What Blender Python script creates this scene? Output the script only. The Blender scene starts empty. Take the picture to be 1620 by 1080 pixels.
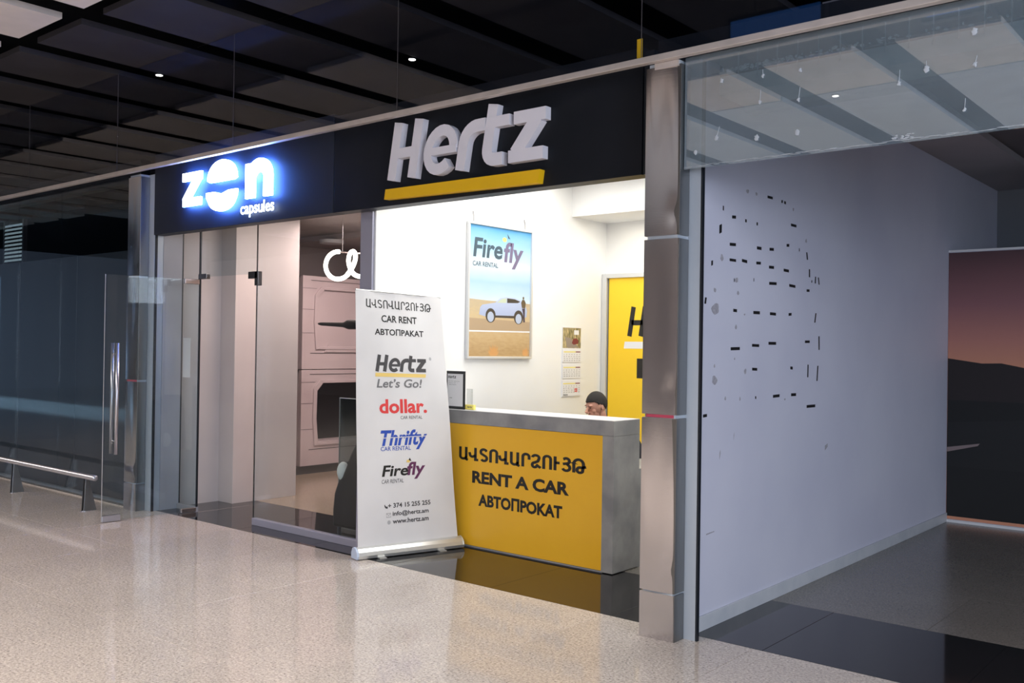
import bpy, bmesh, math, random
from mathutils import Vector, Matrix
random.seed(7)
SC = bpy.context.scene
COL = SC.collection
PI = math.pi

# ------------------------------------------------------------------ camera
cam_d = bpy.data.cameras.new('camera')
cam_d.sensor_width = 36.0
cam_d.lens = 1502.66 / 1620 * 36.0
cam_d.clip_start = 0.05
cam_d.clip_end = 200
cam = bpy.data.objects.new('camera', cam_d)
COL.objects.link(cam)
yaw, pitch, roll = -0.69806, 0.0066302, 0.0147314
fw = Vector((math.sin(yaw) * math.cos(pitch), math.cos(yaw) * math.cos(pitch), math.sin(pitch)))
rt = Vector((math.cos(yaw), -math.sin(yaw), 0))
up = rt.cross(fw)
r2 = rt * math.cos(roll) + up * math.sin(roll)
u2 = up * math.cos(roll) - rt * math.sin(roll)
M = Matrix((r2, u2, -fw)).transposed().to_4x4()
M.translation = Vector((0, 0, 1.65))
cam.matrix_world = M
SC.camera = cam

# ------------------------------------------------------------------ exposure, world, large lights
SC.view_settings.view_transform = 'Standard'
SC.view_settings.look = 'None'
SC.view_settings.gamma = 1.0
SC.view_settings.use_curve_mapping = False
SC.view_settings.exposure = 0.0
W = bpy.data.worlds.new('world')
SC.world = W
W.use_nodes = True
W.node_tree.nodes['Background'].inputs[0].default_value = (0.30, 0.40, 0.60, 1)
W.node_tree.nodes['Background'].inputs[1].default_value = 0.25


def area(name, loc, target, sx, sy, power, color, spread=None):
    d = bpy.data.lights.new(name, 'AREA')
    d.shape = 'RECTANGLE'
    d.size, d.size_y, d.energy, d.color = sx, sy, power, color
    if spread:
        d.spread = spread
    o = bpy.data.objects.new(name, d)
    COL.objects.link(o)
    o.location = loc
    o.rotation_euler = (Vector(target) - Vector(loc)).to_track_quat('-Z', 'Y').to_euler()
    return o


# daylight from the tall windows across the hall, hall ceiling light, shop lights
area('hall_window_light', (5.75, -9.5, 2.2), (3.5, 0, 1.8), 28.5, 4.2, 1900, (0.72, 0.82, 1.0))
area('hall_side_window_light', (-52.5, -6.0, 2.6), (-42.5, 0, 2.3), 10, 4.4, 60, (0.35, 0.62, 1.0))
area('added_floor_stripe_light', (-26, -1.2, 4.2), (-26, -1.2, 0), 14, 2.0, 420, (0.35, 0.66, 1.0), math.radians(12))  # added unseen lamp: lights a blue floor stripe that mirrors in the left glass
area('hall_ceiling_light', (-4.5, -1.2, 4.27), (-4.5, -1.2, 0), 20, 2.2, 1180, (1.0, 0.89, 0.81), math.radians(150))
area('hall_lobby_light', (3.8, 1.8, 3.3), (-2.7, 5.6, 1.7), 2.4, 1.6, 215, (0.80, 0.88, 1.0))
area('office_ceiling_light', (-4.4, 6.3, 3.28), (-4.4, 6.3, 0), 2.2, 2.0, 68, (1.0, 0.985, 0.95))
area('office_rear_light', (-4.4, 7.9, 2.94), (-4.4, 7.9, 0), 2.0, 0.3, 9, (1.0, 0.93, 0.80))
area('capsule_room_light', (-8.2, 7.4, 3.0), (-8.3, 7.4, 0), 1.6, 1.0, 74, (1.0, 0.74, 0.68))
area('capsule_entry_light', (-7.5, 6.0, 2.98), (-7.9, 6.0, 0), 0.7, 0.5, 17, (1.0, 0.80, 0.70))

# ------------------------------------------------------------------ materials
def principled(name, col, rough=0.5, metal=0.0, spec=0.5, emit=None, es=0.0, coat=0.0):
    m = bpy.data.materials.new(name)
    m.use_nodes = True
    b = m.node_tree.nodes['Principled BSDF']
    b.inputs['Base Color'].default_value = (*col, 1)
    b.inputs['Roughness'].default_value = rough
    b.inputs['Metallic'].default_value = metal
    b.inputs['Specular IOR Level'].default_value = spec
    b.inputs['Coat Weight'].default_value = coat
    if emit:
        b.inputs['Emission Color'].default_value = (*emit, 1)
        b.inputs['Emission Strength'].default_value = es
    return m


def nn(m, t):
    return m.node_tree.nodes.new(t)


def lk(m, a, b):
    m.node_tree.links.new(a, b)


def coords(m, scale=(1, 1, 1)):
    g = nn(m, 'ShaderNodeNewGeometry')
    mp = nn(m, 'ShaderNodeMapping')
    mp.inputs['Scale'].default_value = scale
    lk(m, g.outputs['Position'], mp.inputs['Vector'])
    return mp.outputs['Vector']


def noisy(name, c1, c2, scale=4, detail=4, rough=0.5, metal=0, stretch=(1, 1, 1), bump=0.0, bscale=60, lo=0.35, hi=0.65,
          spec=0.5, bdist=0.002):
    m = principled(name, c1, rough, metal, spec)
    b = m.node_tree.nodes['Principled BSDF']
    v = coords(m, stretch)
    n = nn(m, 'ShaderNodeTexNoise')
    n.inputs['Scale'].default_value = scale
    n.inputs['Detail'].default_value = detail
    lk(m, v, n.inputs['Vector'])
    r = nn(m, 'ShaderNodeValToRGB')
    r.color_ramp.elements[0].position = lo
    r.color_ramp.elements[1].position = hi
    r.color_ramp.elements[0].color = (*c1, 1)
    r.color_ramp.elements[1].color = (*c2, 1)
    lk(m, n.outputs['Fac'], r.inputs['Fac'])
    lk(m, r.outputs['Color'], b.inputs['Base Color'])
    if bump:
        n2 = nn(m, 'ShaderNodeTexNoise')
        n2.inputs['Scale'].default_value = bscale
        lk(m, v, n2.inputs['Vector'])
        bp = nn(m, 'ShaderNodeBump')
        bp.inputs['Strength'].default_value = bump
        bp.inputs['Distance'].default_value = bdist
        lk(m, n2.outputs['Fac'], bp.inputs['Height'])
        lk(m, bp.outputs['Normal'], b.inputs['Normal'])
    return m


def granite(name, base, dark, light, rough=0.085, spec=0.7, ts=0.06):
    m = principled(name, base, rough, 0, spec)
    b = m.node_tree.nodes['Principled BSDF']
    v = coords(m)
    n1 = nn(m, 'ShaderNodeTexNoise'); n1.inputs['Scale'].default_value = 75; n1.inputs['Detail'].default_value = 3
    n2 = nn(m, 'ShaderNodeTexNoise'); n2.inputs['Scale'].default_value = 1.3; n2.inputs['Detail'].default_value = 3
    n3 = nn(m, 'ShaderNodeTexVoronoi'); n3.inputs['Scale'].default_value = 130
    for n in (n1, n2, n3):
        lk(m, v, n.inputs['Vector'])
    r = nn(m, 'ShaderNodeValToRGB')
    e = r.color_ramp.elements
    e[0].position, e[0].color = 0.30, (*dark, 1)
    e[1].position, e[1].color = 0.70, (*light, 1)
    x = e.new(0.44); x.color = (*base, 1)
    x = e.new(0.56); x.color = (*base, 1)
    lk(m, n1.outputs['Fac'], r.inputs['Fac'])
    # single dark and light grains
    r3 = nn(m, 'ShaderNodeValToRGB')
    r3.color_ramp.elements[0].position, r3.color_ramp.elements[0].color = 0.0, (0.80, 0.80, 0.80, 1)
    r3.color_ramp.elements[1].position, r3.color_ramp.elements[1].color = 1.0, (1.14, 1.12, 1.10, 1)
    sp = nn(m, 'ShaderNodeSeparateColor')
    lk(m, n3.outputs['Color'], sp.inputs[0])
    lk(m, sp.outputs[0], r3.inputs['Fac'])
    mx = nn(m, 'ShaderNodeMix'); mx.data_type = 'RGBA'; mx.blend_type = 'MULTIPLY'; mx.inputs[0].default_value = 1
    lk(m, r.outputs['Color'], mx.inputs[6]); lk(m, r3.outputs['Color'], mx.inputs[7])
    r2_ = nn(m, 'ShaderNodeMapRange'); r2_.inputs['From Min'].default_value = 0.3; r2_.inputs['From Max'].default_value = 0.7
    r2_.inputs['To Min'].default_value = 0.93; r2_.inputs['To Max'].default_value = 1.05
    lk(m, n2.outputs['Fac'], r2_.inputs['Value'])
    oi = nn(m, 'ShaderNodeObjectInfo')
    ma = nn(m, 'ShaderNodeMath'); ma.operation = 'MULTIPLY_ADD'; ma.inputs[1].default_value = ts; ma.inputs[2].default_value = 1 - ts / 2
    lk(m, oi.outputs['Random'], ma.inputs[0])
    mb = nn(m, 'ShaderNodeMath'); mb.operation = 'MULTIPLY'
    lk(m, r2_.outputs[0], mb.inputs[0]); lk(m, ma.outputs[0], mb.inputs[1])
    mx2 = nn(m, 'ShaderNodeMix'); mx2.data_type = 'RGBA'; mx2.blend_type = 'MULTIPLY'; mx2.inputs[0].default_value = 1
    lk(m, mx.outputs[2], mx2.inputs[6]); lk(m, mb.outputs[0], mx2.inputs[7])
    lk(m, mx2.outputs[2], b.inputs['Base Color'])
    return m


def glass(name, tint, refl_add=0.0, dirt=0.0, dirt_col=(0.5, 0.55, 0.6)):
    m = bpy.data.materials.new(name)
    m.use_nodes = True
    nt = m.node_tree
    nt.nodes.clear()
    out = nt.nodes.new('ShaderNodeOutputMaterial')
    tr = nt.nodes.new('ShaderNodeBsdfTransparent'); tr.inputs[0].default_value = (*tint, 1)
    gl = nt.nodes.new('ShaderNodeBsdfGlossy'); gl.inputs['Roughness'].default_value = 0.0
    lw = nt.nodes.new('ShaderNodeLayerWeight'); lw.inputs['Blend'].default_value = 0.5
    pw_ = nt.nodes.new('ShaderNodeMath'); pw_.operation = 'POWER'; pw_.inputs[1].default_value = 5.0
    nt.links.new(lw.outputs['Facing'], pw_.inputs[0])
    ad = nt.nodes.new('ShaderNodeMath'); ad.operation = 'MULTIPLY_ADD'; ad.inputs[1].default_value = 0.92; ad.inputs[2].default_value = 0.04 + refl_add; ad.use_clamp = True
    nt.links.new(pw_.outputs[0], ad.inputs[0])
    mx = nt.nodes.new('ShaderNodeMixShader')
    nt.links.new(ad.outputs[0], mx.inputs[0])
    nt.links.new(tr.outputs[0], mx.inputs[1])
    nt.links.new(gl.outputs[0], mx.inputs[2])
    last = mx
    if dirt:
        df = nt.nodes.new('ShaderNodeBsdfDiffuse'); df.inputs[0].default_value = (*dirt_col, 1)
        m2 = nt.nodes.new('ShaderNodeMixShader')
        n = nt.nodes.new('ShaderNodeTexNoise'); n.inputs['Scale'].default_value = 2.0
        mr = nt.nodes.new('ShaderNodeMapRange'); mr.inputs['To Min'].default_value = dirt * 0.5; mr.inputs['To Max'].default_value = dirt * 1.5
        nt.links.new(n.outputs['Fac'], mr.inputs['Value'])
        nt.links.new(mr.outputs[0], m2.inputs[0])
        nt.links.new(mx.outputs[0], m2.inputs[1]); nt.links.new(df.outputs[0], m2.inputs[2])
        last = m2
    nt.links.new(last.outputs[0], out.inputs[0])
    return m


def steel(name, col, rough, dent=0.0):
    m = principled(name, col, rough, 1.0)
    b = m.node_tree.nodes['Principled BSDF']
    v = coords(m, (1, 1, 1))
    v2 = coords(m, (3, 3, 260))
    n = nn(m, 'ShaderNodeTexNoise'); n.inputs['Scale'].default_value = 3.0; n.inputs['Detail'].default_value = 1.0
    v3 = coords(m, (1.4, 1.4, 0.5))
    lk(m, v3, n.inputs['Vector'])
    n2 = nn(m, 'ShaderNodeTexNoise'); n2.inputs['Scale'].default_value = 1.0; n2.inputs['Detail'].default_value = 2
    lk(m, v2, n2.inputs['Vector'])
    b1 = nn(m, 'ShaderNodeBump'); b1.inputs['Strength'].default_value = 1.0; b1.inputs['Distance'].default_value = dent
    lk(m, n.outputs['Fac'], b1.inputs['Height'])
    b2 = nn(m, 'ShaderNodeBump'); b2.inputs['Strength'].default_value = 0.15; b2.inputs['Distance'].default_value = 0.0004
    lk(m, n2.outputs['Fac'], b2.inputs['Height'])
    lk(m, b1.outputs['Normal'], b2.inputs['Normal'])
    lk(m, b2.outputs['Normal'], b.inputs['Normal'])
    return m


def gradient_z(name, stops, z0, z1, rough=0.6, axis=2, nscale=3, namp=0.06):
    m = principled(name, (0.5, 0.5, 0.5), rough)
    b = m.node_tree.nodes['Principled BSDF']
    g = nn(m, 'ShaderNodeNewGeometry')
    s = nn(m, 'ShaderNodeSeparateXYZ')
    lk(m, g.outputs['Position'], s.inputs[0])
    mr = nn(m, 'ShaderNodeMapRange')
    mr.inputs['From Min'].default_value = z0
    mr.inputs['From Max'].default_value = z1
    lk(m, s.outputs[axis], mr.inputs['Value'])
    n = nn(m, 'ShaderNodeTexNoise'); n.inputs['Scale'].default_value = nscale; n.inputs['Detail'].default_value = 5
    mp = nn(m, 'ShaderNodeMapping'); mp.inputs['Scale'].default_value = (1, 1, 3.5)
    lk(m, g.outputs['Position'], mp.inputs['Vector']); lk(m, mp.outputs[0], n.inputs['Vector'])
    ma = nn(m, 'ShaderNodeMath'); ma.operation = 'MULTIPLY_ADD'; ma.inputs[1].default_value = namp * 2; 
    lk(m, n.outputs['Fac'], ma.inputs[0])
    sb = nn(m, 'ShaderNodeMath'); sb.operation = 'SUBTRACT'; sb.inputs[1].default_value = namp
    lk(m, mr.outputs[0], sb.inputs[0]); lk(m, sb.outputs[0], ma.inputs[2])
    r = nn(m, 'ShaderNodeValToRGB')
    e = r.color_ramp.elements
    e[0].position, e[0].color = stops[0][0], (*stops[0][1], 1)
    e[1].position, e[1].color = stops[-1][0], (*stops[-1][1], 1)
    for p, c in stops[1:-1]:
        x = e.new(p); x.color = (*c, 1)
    lk(m, ma.outputs[0], r.inputs['Fac'])
    lk(m, r.outputs['Color'], b.inputs['Base Color'])
    return m


def S(r, g, b):  # sRGB bytes to linear
    f = lambda c: (c / 255 / 12.92) if c / 255 <= 0.04045 else ((c / 255 + 0.055) / 1.055) ** 2.4
    return (f(r), f(g), f(b))


MT = dict(
    granite=granite('beige_granite', (0.54, 0.49, 0.45), (0.24, 0.22, 0.20), (0.72, 0.67, 0.62)),
    granite_dim=granite('dimmed_granite', (0.17, 0.16, 0.145), (0.10, 0.095, 0.09), (0.22, 0.21, 0.19), 0.25),  # hall granite again, the shop's dimness put into the colour
    granite_warm=granite('warm_granite', (0.40, 0.32, 0.24), (0.28, 0.22, 0.17), (0.48, 0.40, 0.31), 0.2),
    black_tile=noisy('black_granite', (0.007, 0.0075, 0.009), (0.014, 0.014, 0.016), 40, 3, 0.06, spec=0.5),
    joint=principled('tile_joint', (0.16, 0.14, 0.12), 0.8),
    black_paint=noisy('fascia_black', (0.008, 0.010, 0.014), (0.012, 0.014, 0.019), 2, 2, 0.45, spec=0.18),
    black_paint_glow=principled('fascia_black_blue_glow', (0.020, 0.024, 0.034), 0.5, spec=0.2),  # black fascia lifted towards blue, the sign's glow put into the colour
    void=principled('void_black', (0.004, 0.005, 0.007), 0.9, spec=0.1),
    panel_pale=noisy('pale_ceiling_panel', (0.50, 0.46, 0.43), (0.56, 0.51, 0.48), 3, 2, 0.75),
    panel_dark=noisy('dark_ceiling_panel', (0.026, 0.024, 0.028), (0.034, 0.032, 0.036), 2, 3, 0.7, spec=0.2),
    panel_window_lit=noisy('window_lit_ceiling_panel', (0.44, 0.50, 0.58), (0.50, 0.57, 0.65), 3, 2, 0.75),  # pale panel with bluish window light put into its colour
    white_wall=noisy('white_office_wall', (0.80, 0.80, 0.79), (0.84, 0.84, 0.83), 1.5, 2, 0.6),
    grey_wall=noisy('pale_lilac_wall', (0.58, 0.59, 0.71), (0.63, 0.64, 0.75), 1.2, 4, 0.55, bump=0.1, bscale=150),
    baseboard=noisy('painted_baseboard', (0.50, 0.53, 0.58), (0.58, 0.60, 0.64), 5, 4, 0.4),
    dim_wall=principled('dim_grey_wall', (0.16, 0.17, 0.19), 0.7),
    dim_ceiling=noisy('shop_ceiling', (0.36, 0.34, 0.36), (0.42, 0.40, 0.42), 1, 2, 0.7),
    darker_ceiling=principled('shop_recessed_ceiling', (0.14, 0.13, 0.14), 0.7),
    channel=noisy('blue_grey_channel', (0.40, 0.45, 0.52), (0.47, 0.52, 0.58), 2, 2, 0.35, 0.3, (1, 1, 0.3)),
    channel_lav=principled('lilac_grey_aluminium', (0.40, 0.40, 0.50), 0.35, 0.4),
    seal=principled('black_seal', (0.006, 0.010, 0.016), 0.4),
    rail=noisy('beige_rail', (0.46, 0.41, 0.38), (0.54, 0.48, 0.45), 6, 3, 0.35, 0.25),
    steel=steel('dented_steel', (0.70, 0.68, 0.70), 0.17, 0.002),
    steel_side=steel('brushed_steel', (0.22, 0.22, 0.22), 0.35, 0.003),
    chrome=principled('satin_chrome', (0.72, 0.72, 0.76), 0.18, 1.0),
    handrail=principled('handrail_steel', (0.52, 0.52, 0.56), 0.3, 0.9),
    bronze=principled('dark_chrome', (0.16, 0.15, 0.15), 0.25, 0.9),
    pinkmetal=principled('warm_steel_fitting', (0.55, 0.46, 0.43), 0.25, 0.9),
    dark_panel=noisy('dark_gloss_panel', (0.018, 0.021, 0.028), (0.030, 0.034, 0.044), 1.2, 3, 0.30, stretch=(1, 1, 0.15), spec=0.8),
    glass_clear=glass('clear_glass', (0.93, 0.96, 0.97)),
    glass_door=glass('door_glass', (0.90, 0.94, 0.95), 0.0, 0.007),
    glass_upper=glass('upper_glass', (0.94, 0.95, 0.98), 0.0),
    glass_film=glass('dusty_transom_glass', (0.70, 0.78, 0.82), 0.27, 0.17, (0.50, 0.60, 0.68)),
    glass_dark=glass('smoked_glass', (0.55, 0.62, 0.60), 0.03),
    white_letter=principled('white_letter_face', (0.72, 0.71, 0.78), 0.45),
    letter_yellow=principled('yellow_sign_bar', S(232, 184, 20), 0.4),
    yellow=noisy('yellow_counter_panel', S(228, 174, 42), S(233, 180, 48), 1.5, 4, 0.32, spec=0.4),
    yellow_door=principled('yellow_door_print', S(248, 205, 40), 0.5),
    concrete=noisy('concrete_laminate', (0.19, 0.193, 0.205), (0.30, 0.302, 0.302), 4.5, 6, 0.5, bump=0.05),
    black_ink=principled('black_letters', (0.008, 0.008, 0.008), 0.5),
    grey_ink=principled('grey_ink', (0.055, 0.053, 0.056), 0.6),
    slogan_ink=principled('slogan_grey_ink', (0.16, 0.16, 0.165), 0.6),
    slate_ink=principled('slate_ink', S(62, 82, 94), 0.6),
    mauve_ink=principled('mauve_ink', S(112, 102, 130), 0.6),
    red_ink=principled('red_ink', S(214, 62, 62), 0.6),
    blue_ink=principled('blue_ink', S(38, 74, 170), 0.6),
    plum_ink=principled('plum_ink', S(92, 40, 80), 0.6),
    gold_ink=principled('gold_ink', S(226, 196, 112), 0.6),
    lightgrey_ink=principled('light_grey_ink', (0.42, 0.42, 0.43), 0.6),
    banner=noisy('banner_vinyl', (0.66, 0.65, 0.65), (0.70, 0.69, 0.69), 3, 2, 0.45),
    cassette=principled('banner_cassette_aluminium', (0.62, 0.63, 0.62), 0.3, 0.7),
    cassette_cap=principled('pale_blue_plastic_cap', (0.45, 0.53, 0.68), 0.4),
    alu=principled('poster_frame_aluminium', (0.66, 0.67, 0.68), 0.35, 0.5),
    paper=principled('white_paper', (0.78, 0.78, 0.80), 0.7),
    tablet=principled('black_frame_plastic', (0.01, 0.012, 0.016), 0.3),
    card=principled('yellow_card', S(240, 226, 120), 0.6),
    acrylic=glass('acrylic', (0.86, 0.87, 0.87), 0.03),
    skin=noisy('skin', S(196, 142, 122), S(208, 156, 134), 25, 3, 0.55),
    hair=noisy('short_dark_hair', (0.010, 0.008, 0.007), (0.022, 0.018, 0.016), 220, 2, 0.8, bump=0.6, bscale=300),
    brow=principled('brow_hair', (0.03, 0.02, 0.018), 0.8),
    eye=principled('eye', (0.05, 0.035, 0.03), 0.3),
    lips=principled('lips', S(160, 96, 88), 0.5),
    shirt=principled('dark_shirt', (0.02, 0.022, 0.028), 0.8),
    cable=principled('earphone_cable', (0.02, 0.02, 0.02), 0.5),
    black_leather=principled('black_leather', (0.012, 0.010, 0.010), 0.55, spec=0.3),
    whitecloth=principled('pale_cushion', (0.66, 0.70, 0.68), 0.6),
    pod=noisy('pod_plastic', (0.56, 0.46, 0.47), (0.62, 0.52, 0.53), 2, 2, 0.3),
    pod_dark=principled('pod_interior', (0.012, 0.010, 0.011), 0.35),
    pod_grey=principled('pod_plinth', (0.08, 0.07, 0.07), 0.5),
    zen_wall=noisy('warm_white_wall', (0.64, 0.58, 0.575), (0.68, 0.62, 0.61), 2, 2, 0.5),
    zen_grey=noisy('grey_laminate', (0.34, 0.34, 0.37), (0.40, 0.40, 0.43), 2, 2, 0.45),
    zen_ceiling=principled('taupe_ceiling', (0.30, 0.26, 0.25), 0.4),
    zen_dark=principled('brown_grey_wall', (0.42, 0.36, 0.35), 0.45),
    zen_emit=principled('sign_light_face', (1, 1, 1), 0.5, emit=(0.78, 0.88, 1.0), es=9.0),
    zen_side=principled('sign_light_side', (0.6, 0.7, 1), 0.5, emit=(0.09, 0.24, 1.0), es=75.0),
    neon=principled('neon_tube', (1, 1, 1), 0.5, emit=(1.0, 0.90, 0.76), es=7.0),
    led=principled('downlight_led', (1, 1, 1), 0.5, emit=(1.0, 0.93, 0.85), es=9.0),
    screen=principled('blue_screen', (0.01, 0.02, 0.05), 0.3, emit=(0.06, 0.24, 0.80), es=0.8),
    led_blue=principled('blue_led', (0.1, 0.1, 0.9), 0.4, emit=(0.12, 0.08, 1.0), es=1.6),
    exit_g=principled('green_sticker', S(150, 210, 60), 0.5, emit=S(150, 210, 60), es=0.2),
    tape=principled('black_tape', (0.006, 0.007, 0.009), 0.6),
    stain=noisy('glue_stain', (0.30, 0.29, 0.33), (0.40, 0.39, 0.44), 60, 3, 0.8),
    glue=principled('dried_glue', (0.46, 0.50, 0.55), 0.7),
    redstrip=principled('red_strip', S(170, 60, 84), 0.4),
    greenwire=principled('green_edge_trim', S(66, 120, 92), 0.4),
    bulk=noisy('plaster_bulkhead', (0.42, 0.50, 0.50), (0.54, 0.60, 0.60), 14, 5, 0.8),
    plaster=noisy('chipped_plaster', (0.60, 0.64, 0.66), (0.85, 0.88, 0.9), 30, 5, 0.8),
    hall_wall=principled('hall_rear_wall', (0.62, 0.58, 0.58), 0.7),
    white_trim=principled('white_trim', (0.68, 0.68, 0.70), 0.4),
    hillA=principled('mural_hill', S(34, 26, 28), 0.7),
    hillB=principled('mural_far_hill', S(72, 46, 46), 0.7),
    ground=principled('mural_scrub', S(16, 16, 18), 0.7),
    road=gradient_z('mural_road', [(0, S(12, 13, 16)), (0.45, S(15, 16, 20)), (0.62, S(58, 46, 48)), (1, S(92, 70, 66))], 0.65, 1.50),
    roadline=principled('mural_road_line', S(128, 112, 112), 0.7),
)

# ------------------------------------------------------------------ mesh building
class MB:
    def __init__(self):
        self.v, self.f, self.mi = [], [], []
        self.cur = 0

    def quad(self, *p):
        i = len(self.v)
        self.v += [tuple(q) for q in p]
        self.f.append(tuple(range(i, i + len(p)))); self.mi.append(self.cur)
        return self

    def box(self, x0, y0, z0, x1, y1, z1):
        i = len(self.v)
        self.v += [(x0, y0, z0), (x1, y0, z0), (x1, y1, z0), (x0, y1, z0), (x0, y0, z1), (x1, y0, z1), (x1, y1, z1), (x0, y1, z1)]
        for q in ((0, 3, 2, 1), (4, 5, 6, 7), (0, 1, 5, 4), (1, 2, 6, 5), (2, 3, 7, 6), (3, 0, 4, 7)):
            self.f.append(tuple(i + k for k in q)); self.mi.append(self.cur)
        return self

    def prism(self, pts, fn, w0, w1):
        """closed 2-D outline extruded between w0 and w1; fn(u, v, w) -> point"""
        n = len(pts); i = len(self.v)
        ar = sum(pts[k][0] * pts[(k + 1) % n][1] - pts[(k + 1) % n][0] * pts[k][1] for k in range(n))
        if ar < 0:
            pts = pts[::-1]
        self.v += [tuple(fn(u, v, w0)) for u, v in pts] + [tuple(fn(u, v, w1)) for u, v in pts]
        self.f.append(tuple(i + k for k in reversed(range(n)))); self.mi.append(self.cur)
        self.f.append(tuple(i + n + k for k in range(n))); self.mi.append(self.cur)
        for k in range(n):
            a, b = k, (k + 1) % n
            self.f.append((i + a, i + b, i + n + b, i + n + a)); self.mi.append(self.cur)
        return self

    def flat(self, pts, fn, w):
        i = len(self.v)
        self.v += [tuple(fn(u, v, w)) for u, v in pts]
        self.f.append(tuple(range(i, i + len(pts)))); self.mi.append(self.cur)
        return self

    def tube(self, path, r, seg=10, cap=True):
        P = [Vector(p) for p in path]
        rr = r if isinstance(r, (list, tuple)) else [r] * len(P)
        i = len(self.v)
        t0 = (P[1] - P[0]).normalized()
        ref = Vector((0, 0, 1)) if abs(t0.z) < 0.9 else Vector((1, 0, 0))
        for k, p in enumerate(P):
            t = (P[min(k + 1, len(P) - 1)] - P[max(k - 1, 0)]).normalized()
            a = (ref - t * ref.dot(t)).normalized(); ref = a
            b = t.cross(a)
            for s in range(seg):
                q = 2 * PI * s / seg
                self.v.append(tuple(p + (a * math.cos(q) + b * math.sin(q)) * rr[k]))
        for k in range(len(P) - 1):
            for s in range(seg):
                a, b = i + k * seg + s, i + k * seg + (s + 1) % seg
                self.f.append((a, b, b + seg, a + seg)); self.mi.append(self.cur)
        if cap:
            self.f.append(tuple(i + s for s in reversed(range(seg)))); self.mi.append(self.cur)
            j = i + (len(P) - 1) * seg
            self.f.append(tuple(j + s for s in range(seg))); self.mi.append(self.cur)
        return self

    def disc(self, c, r, h, seg=20):
        return self.tube([(c[0], c[1], c[2]), (c[0], c[1], c[2] + h)], r, seg)

    def ball(self, c, r, sub=2, fn=None):
        bm = bmesh.new()
        bmesh.ops.create_icosphere(bm, subdivisions=sub, radius=1)
        i = len(self.v)
        rx, ry, rz = r if isinstance(r, (list, tuple)) else (r, r, r)
        for v in bm.verts:
            q = v.co
            p = Vector((c[0] + q.x * rx, c[1] + q.y * ry, c[2] + q.z * rz))
            self.v.append(tuple(fn(p) if fn else p))
        for f in bm.faces:
            self.f.append(tuple(i + v.index for v in f.verts)); self.mi.append(self.cur)
        bm.free()
        return self

    def build(self, name, mats, parent=None, smooth=False, bevel=0.0):
        me = bpy.data.meshes.new(name)
        off = Vector((0, 0, 0))
        p = parent
        while p is not None:
            off += p.location
            p = p.parent
        me.from_pydata([tuple(Vector(v) - off) for v in self.v], [], self.f)
        if not isinstance(mats, (list, tuple)):
            mats = [mats]
        for m in mats:
            me.materials.append(MT[m] if isinstance(m, str) else m)
        for k, pl in enumerate(me.polygons):
            pl.material_index = self.mi[k]
            pl.use_smooth = smooth
        me.update()
        o = bpy.data.objects.new(name, me)
        COL.objects.link(o)
        if parent:
            o.parent = parent
        if bevel:
            b = o.modifiers.new('bevel', 'BEVEL'); b.width = bevel; b.segments = 2; b.limit_method = 'ANGLE'
        return o


def tag(o, label=None, cat=None, group=None, kind=None):
    if label: o['label'] = label
    if cat: o['category'] = cat
    if group: o['group'] = group
    if kind: o['kind'] = kind
    return o


def thing(name, loc, label, cat, group=None):
    o = bpy.data.objects.new(name, None)
    o.empty_display_size = 0.1
    COL.objects.link(o)
    o.location = loc
    return tag(o, label, cat, group)


def struct(name, loc=(0, 0, 0)):
    o = bpy.data.objects.new(name, None)
    COL.objects.link(o)
    o.location = loc
    o['kind'] = 'structure'
    return o


def sbox(name, mat, *b, **k):
    o = MB().box(*b).build(name, mat, **k)
    o['kind'] = 'structure'
    return o


def cbox(name, mat, parent, *b, **k):
    return MB().box(*b).build(name, mat, parent, **k)


# -------- lettering: built-in font turned into meshes, and stroke-built glyphs
def text_pts(s, bold=0.0, shear=0.0):
    c = bpy.data.curves.new('t', 'FONT')
    c.body = s; c.offset = bold; c.shear = shear; c.resolution_u = 3
    o = bpy.data.objects.new('t', c)
    COL.objects.link(o)
    dg = bpy.context.evaluated_depsgraph_get()
    me = bpy.data.meshes.new_from_object(o.evaluated_get(dg))
    vs = [(v.co.x, v.co.y) for v in me.vertices]
    fs = [tuple(p.vertices) for p in me.polygons]
    bpy.data.objects.remove(o); bpy.data.curves.remove(c); bpy.data.meshes.remove(me)
    return vs, fs


def text(mb, s, fn, u0, u1, v0, v1, w, bold=0.0, shear=0.0, ymin=None, ymax=None):
    """flat lettering fitted to the rectangle u0..u1, v0..v1 (v0 is ymin of the glyphs)"""
    vs, fs = text_pts(s, bold, shear)
    x0, x1 = min(p[0] for p in vs), max(p[0] for p in vs)
    y0 = min(p[1] for p in vs) if ymin is None else ymin
    y1 = max(p[1] for p in vs) if ymax is None else ymax
    i = len(mb.v)
    for x, y in vs:
        mb.v.append(tuple(fn(u0 + (u1 - u0) * (x - x0) / (x1 - x0), v0 + (v1 - v0) * (y - y0) / (y1 - y0), w)))
    for f in fs:
        mb.f.append(tuple(i + k for k in f)); mb.mi.append(mb.cur)


def arc(cx, cy, rx, ry, a0, a1, n=10):
    return [(cx + rx * math.cos(math.radians(a0 + (a1 - a0) * k / n)), cy + ry * math.sin(math.radians(a0 + (a1 - a0) * k / n))) for k in range(n + 1)]


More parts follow.
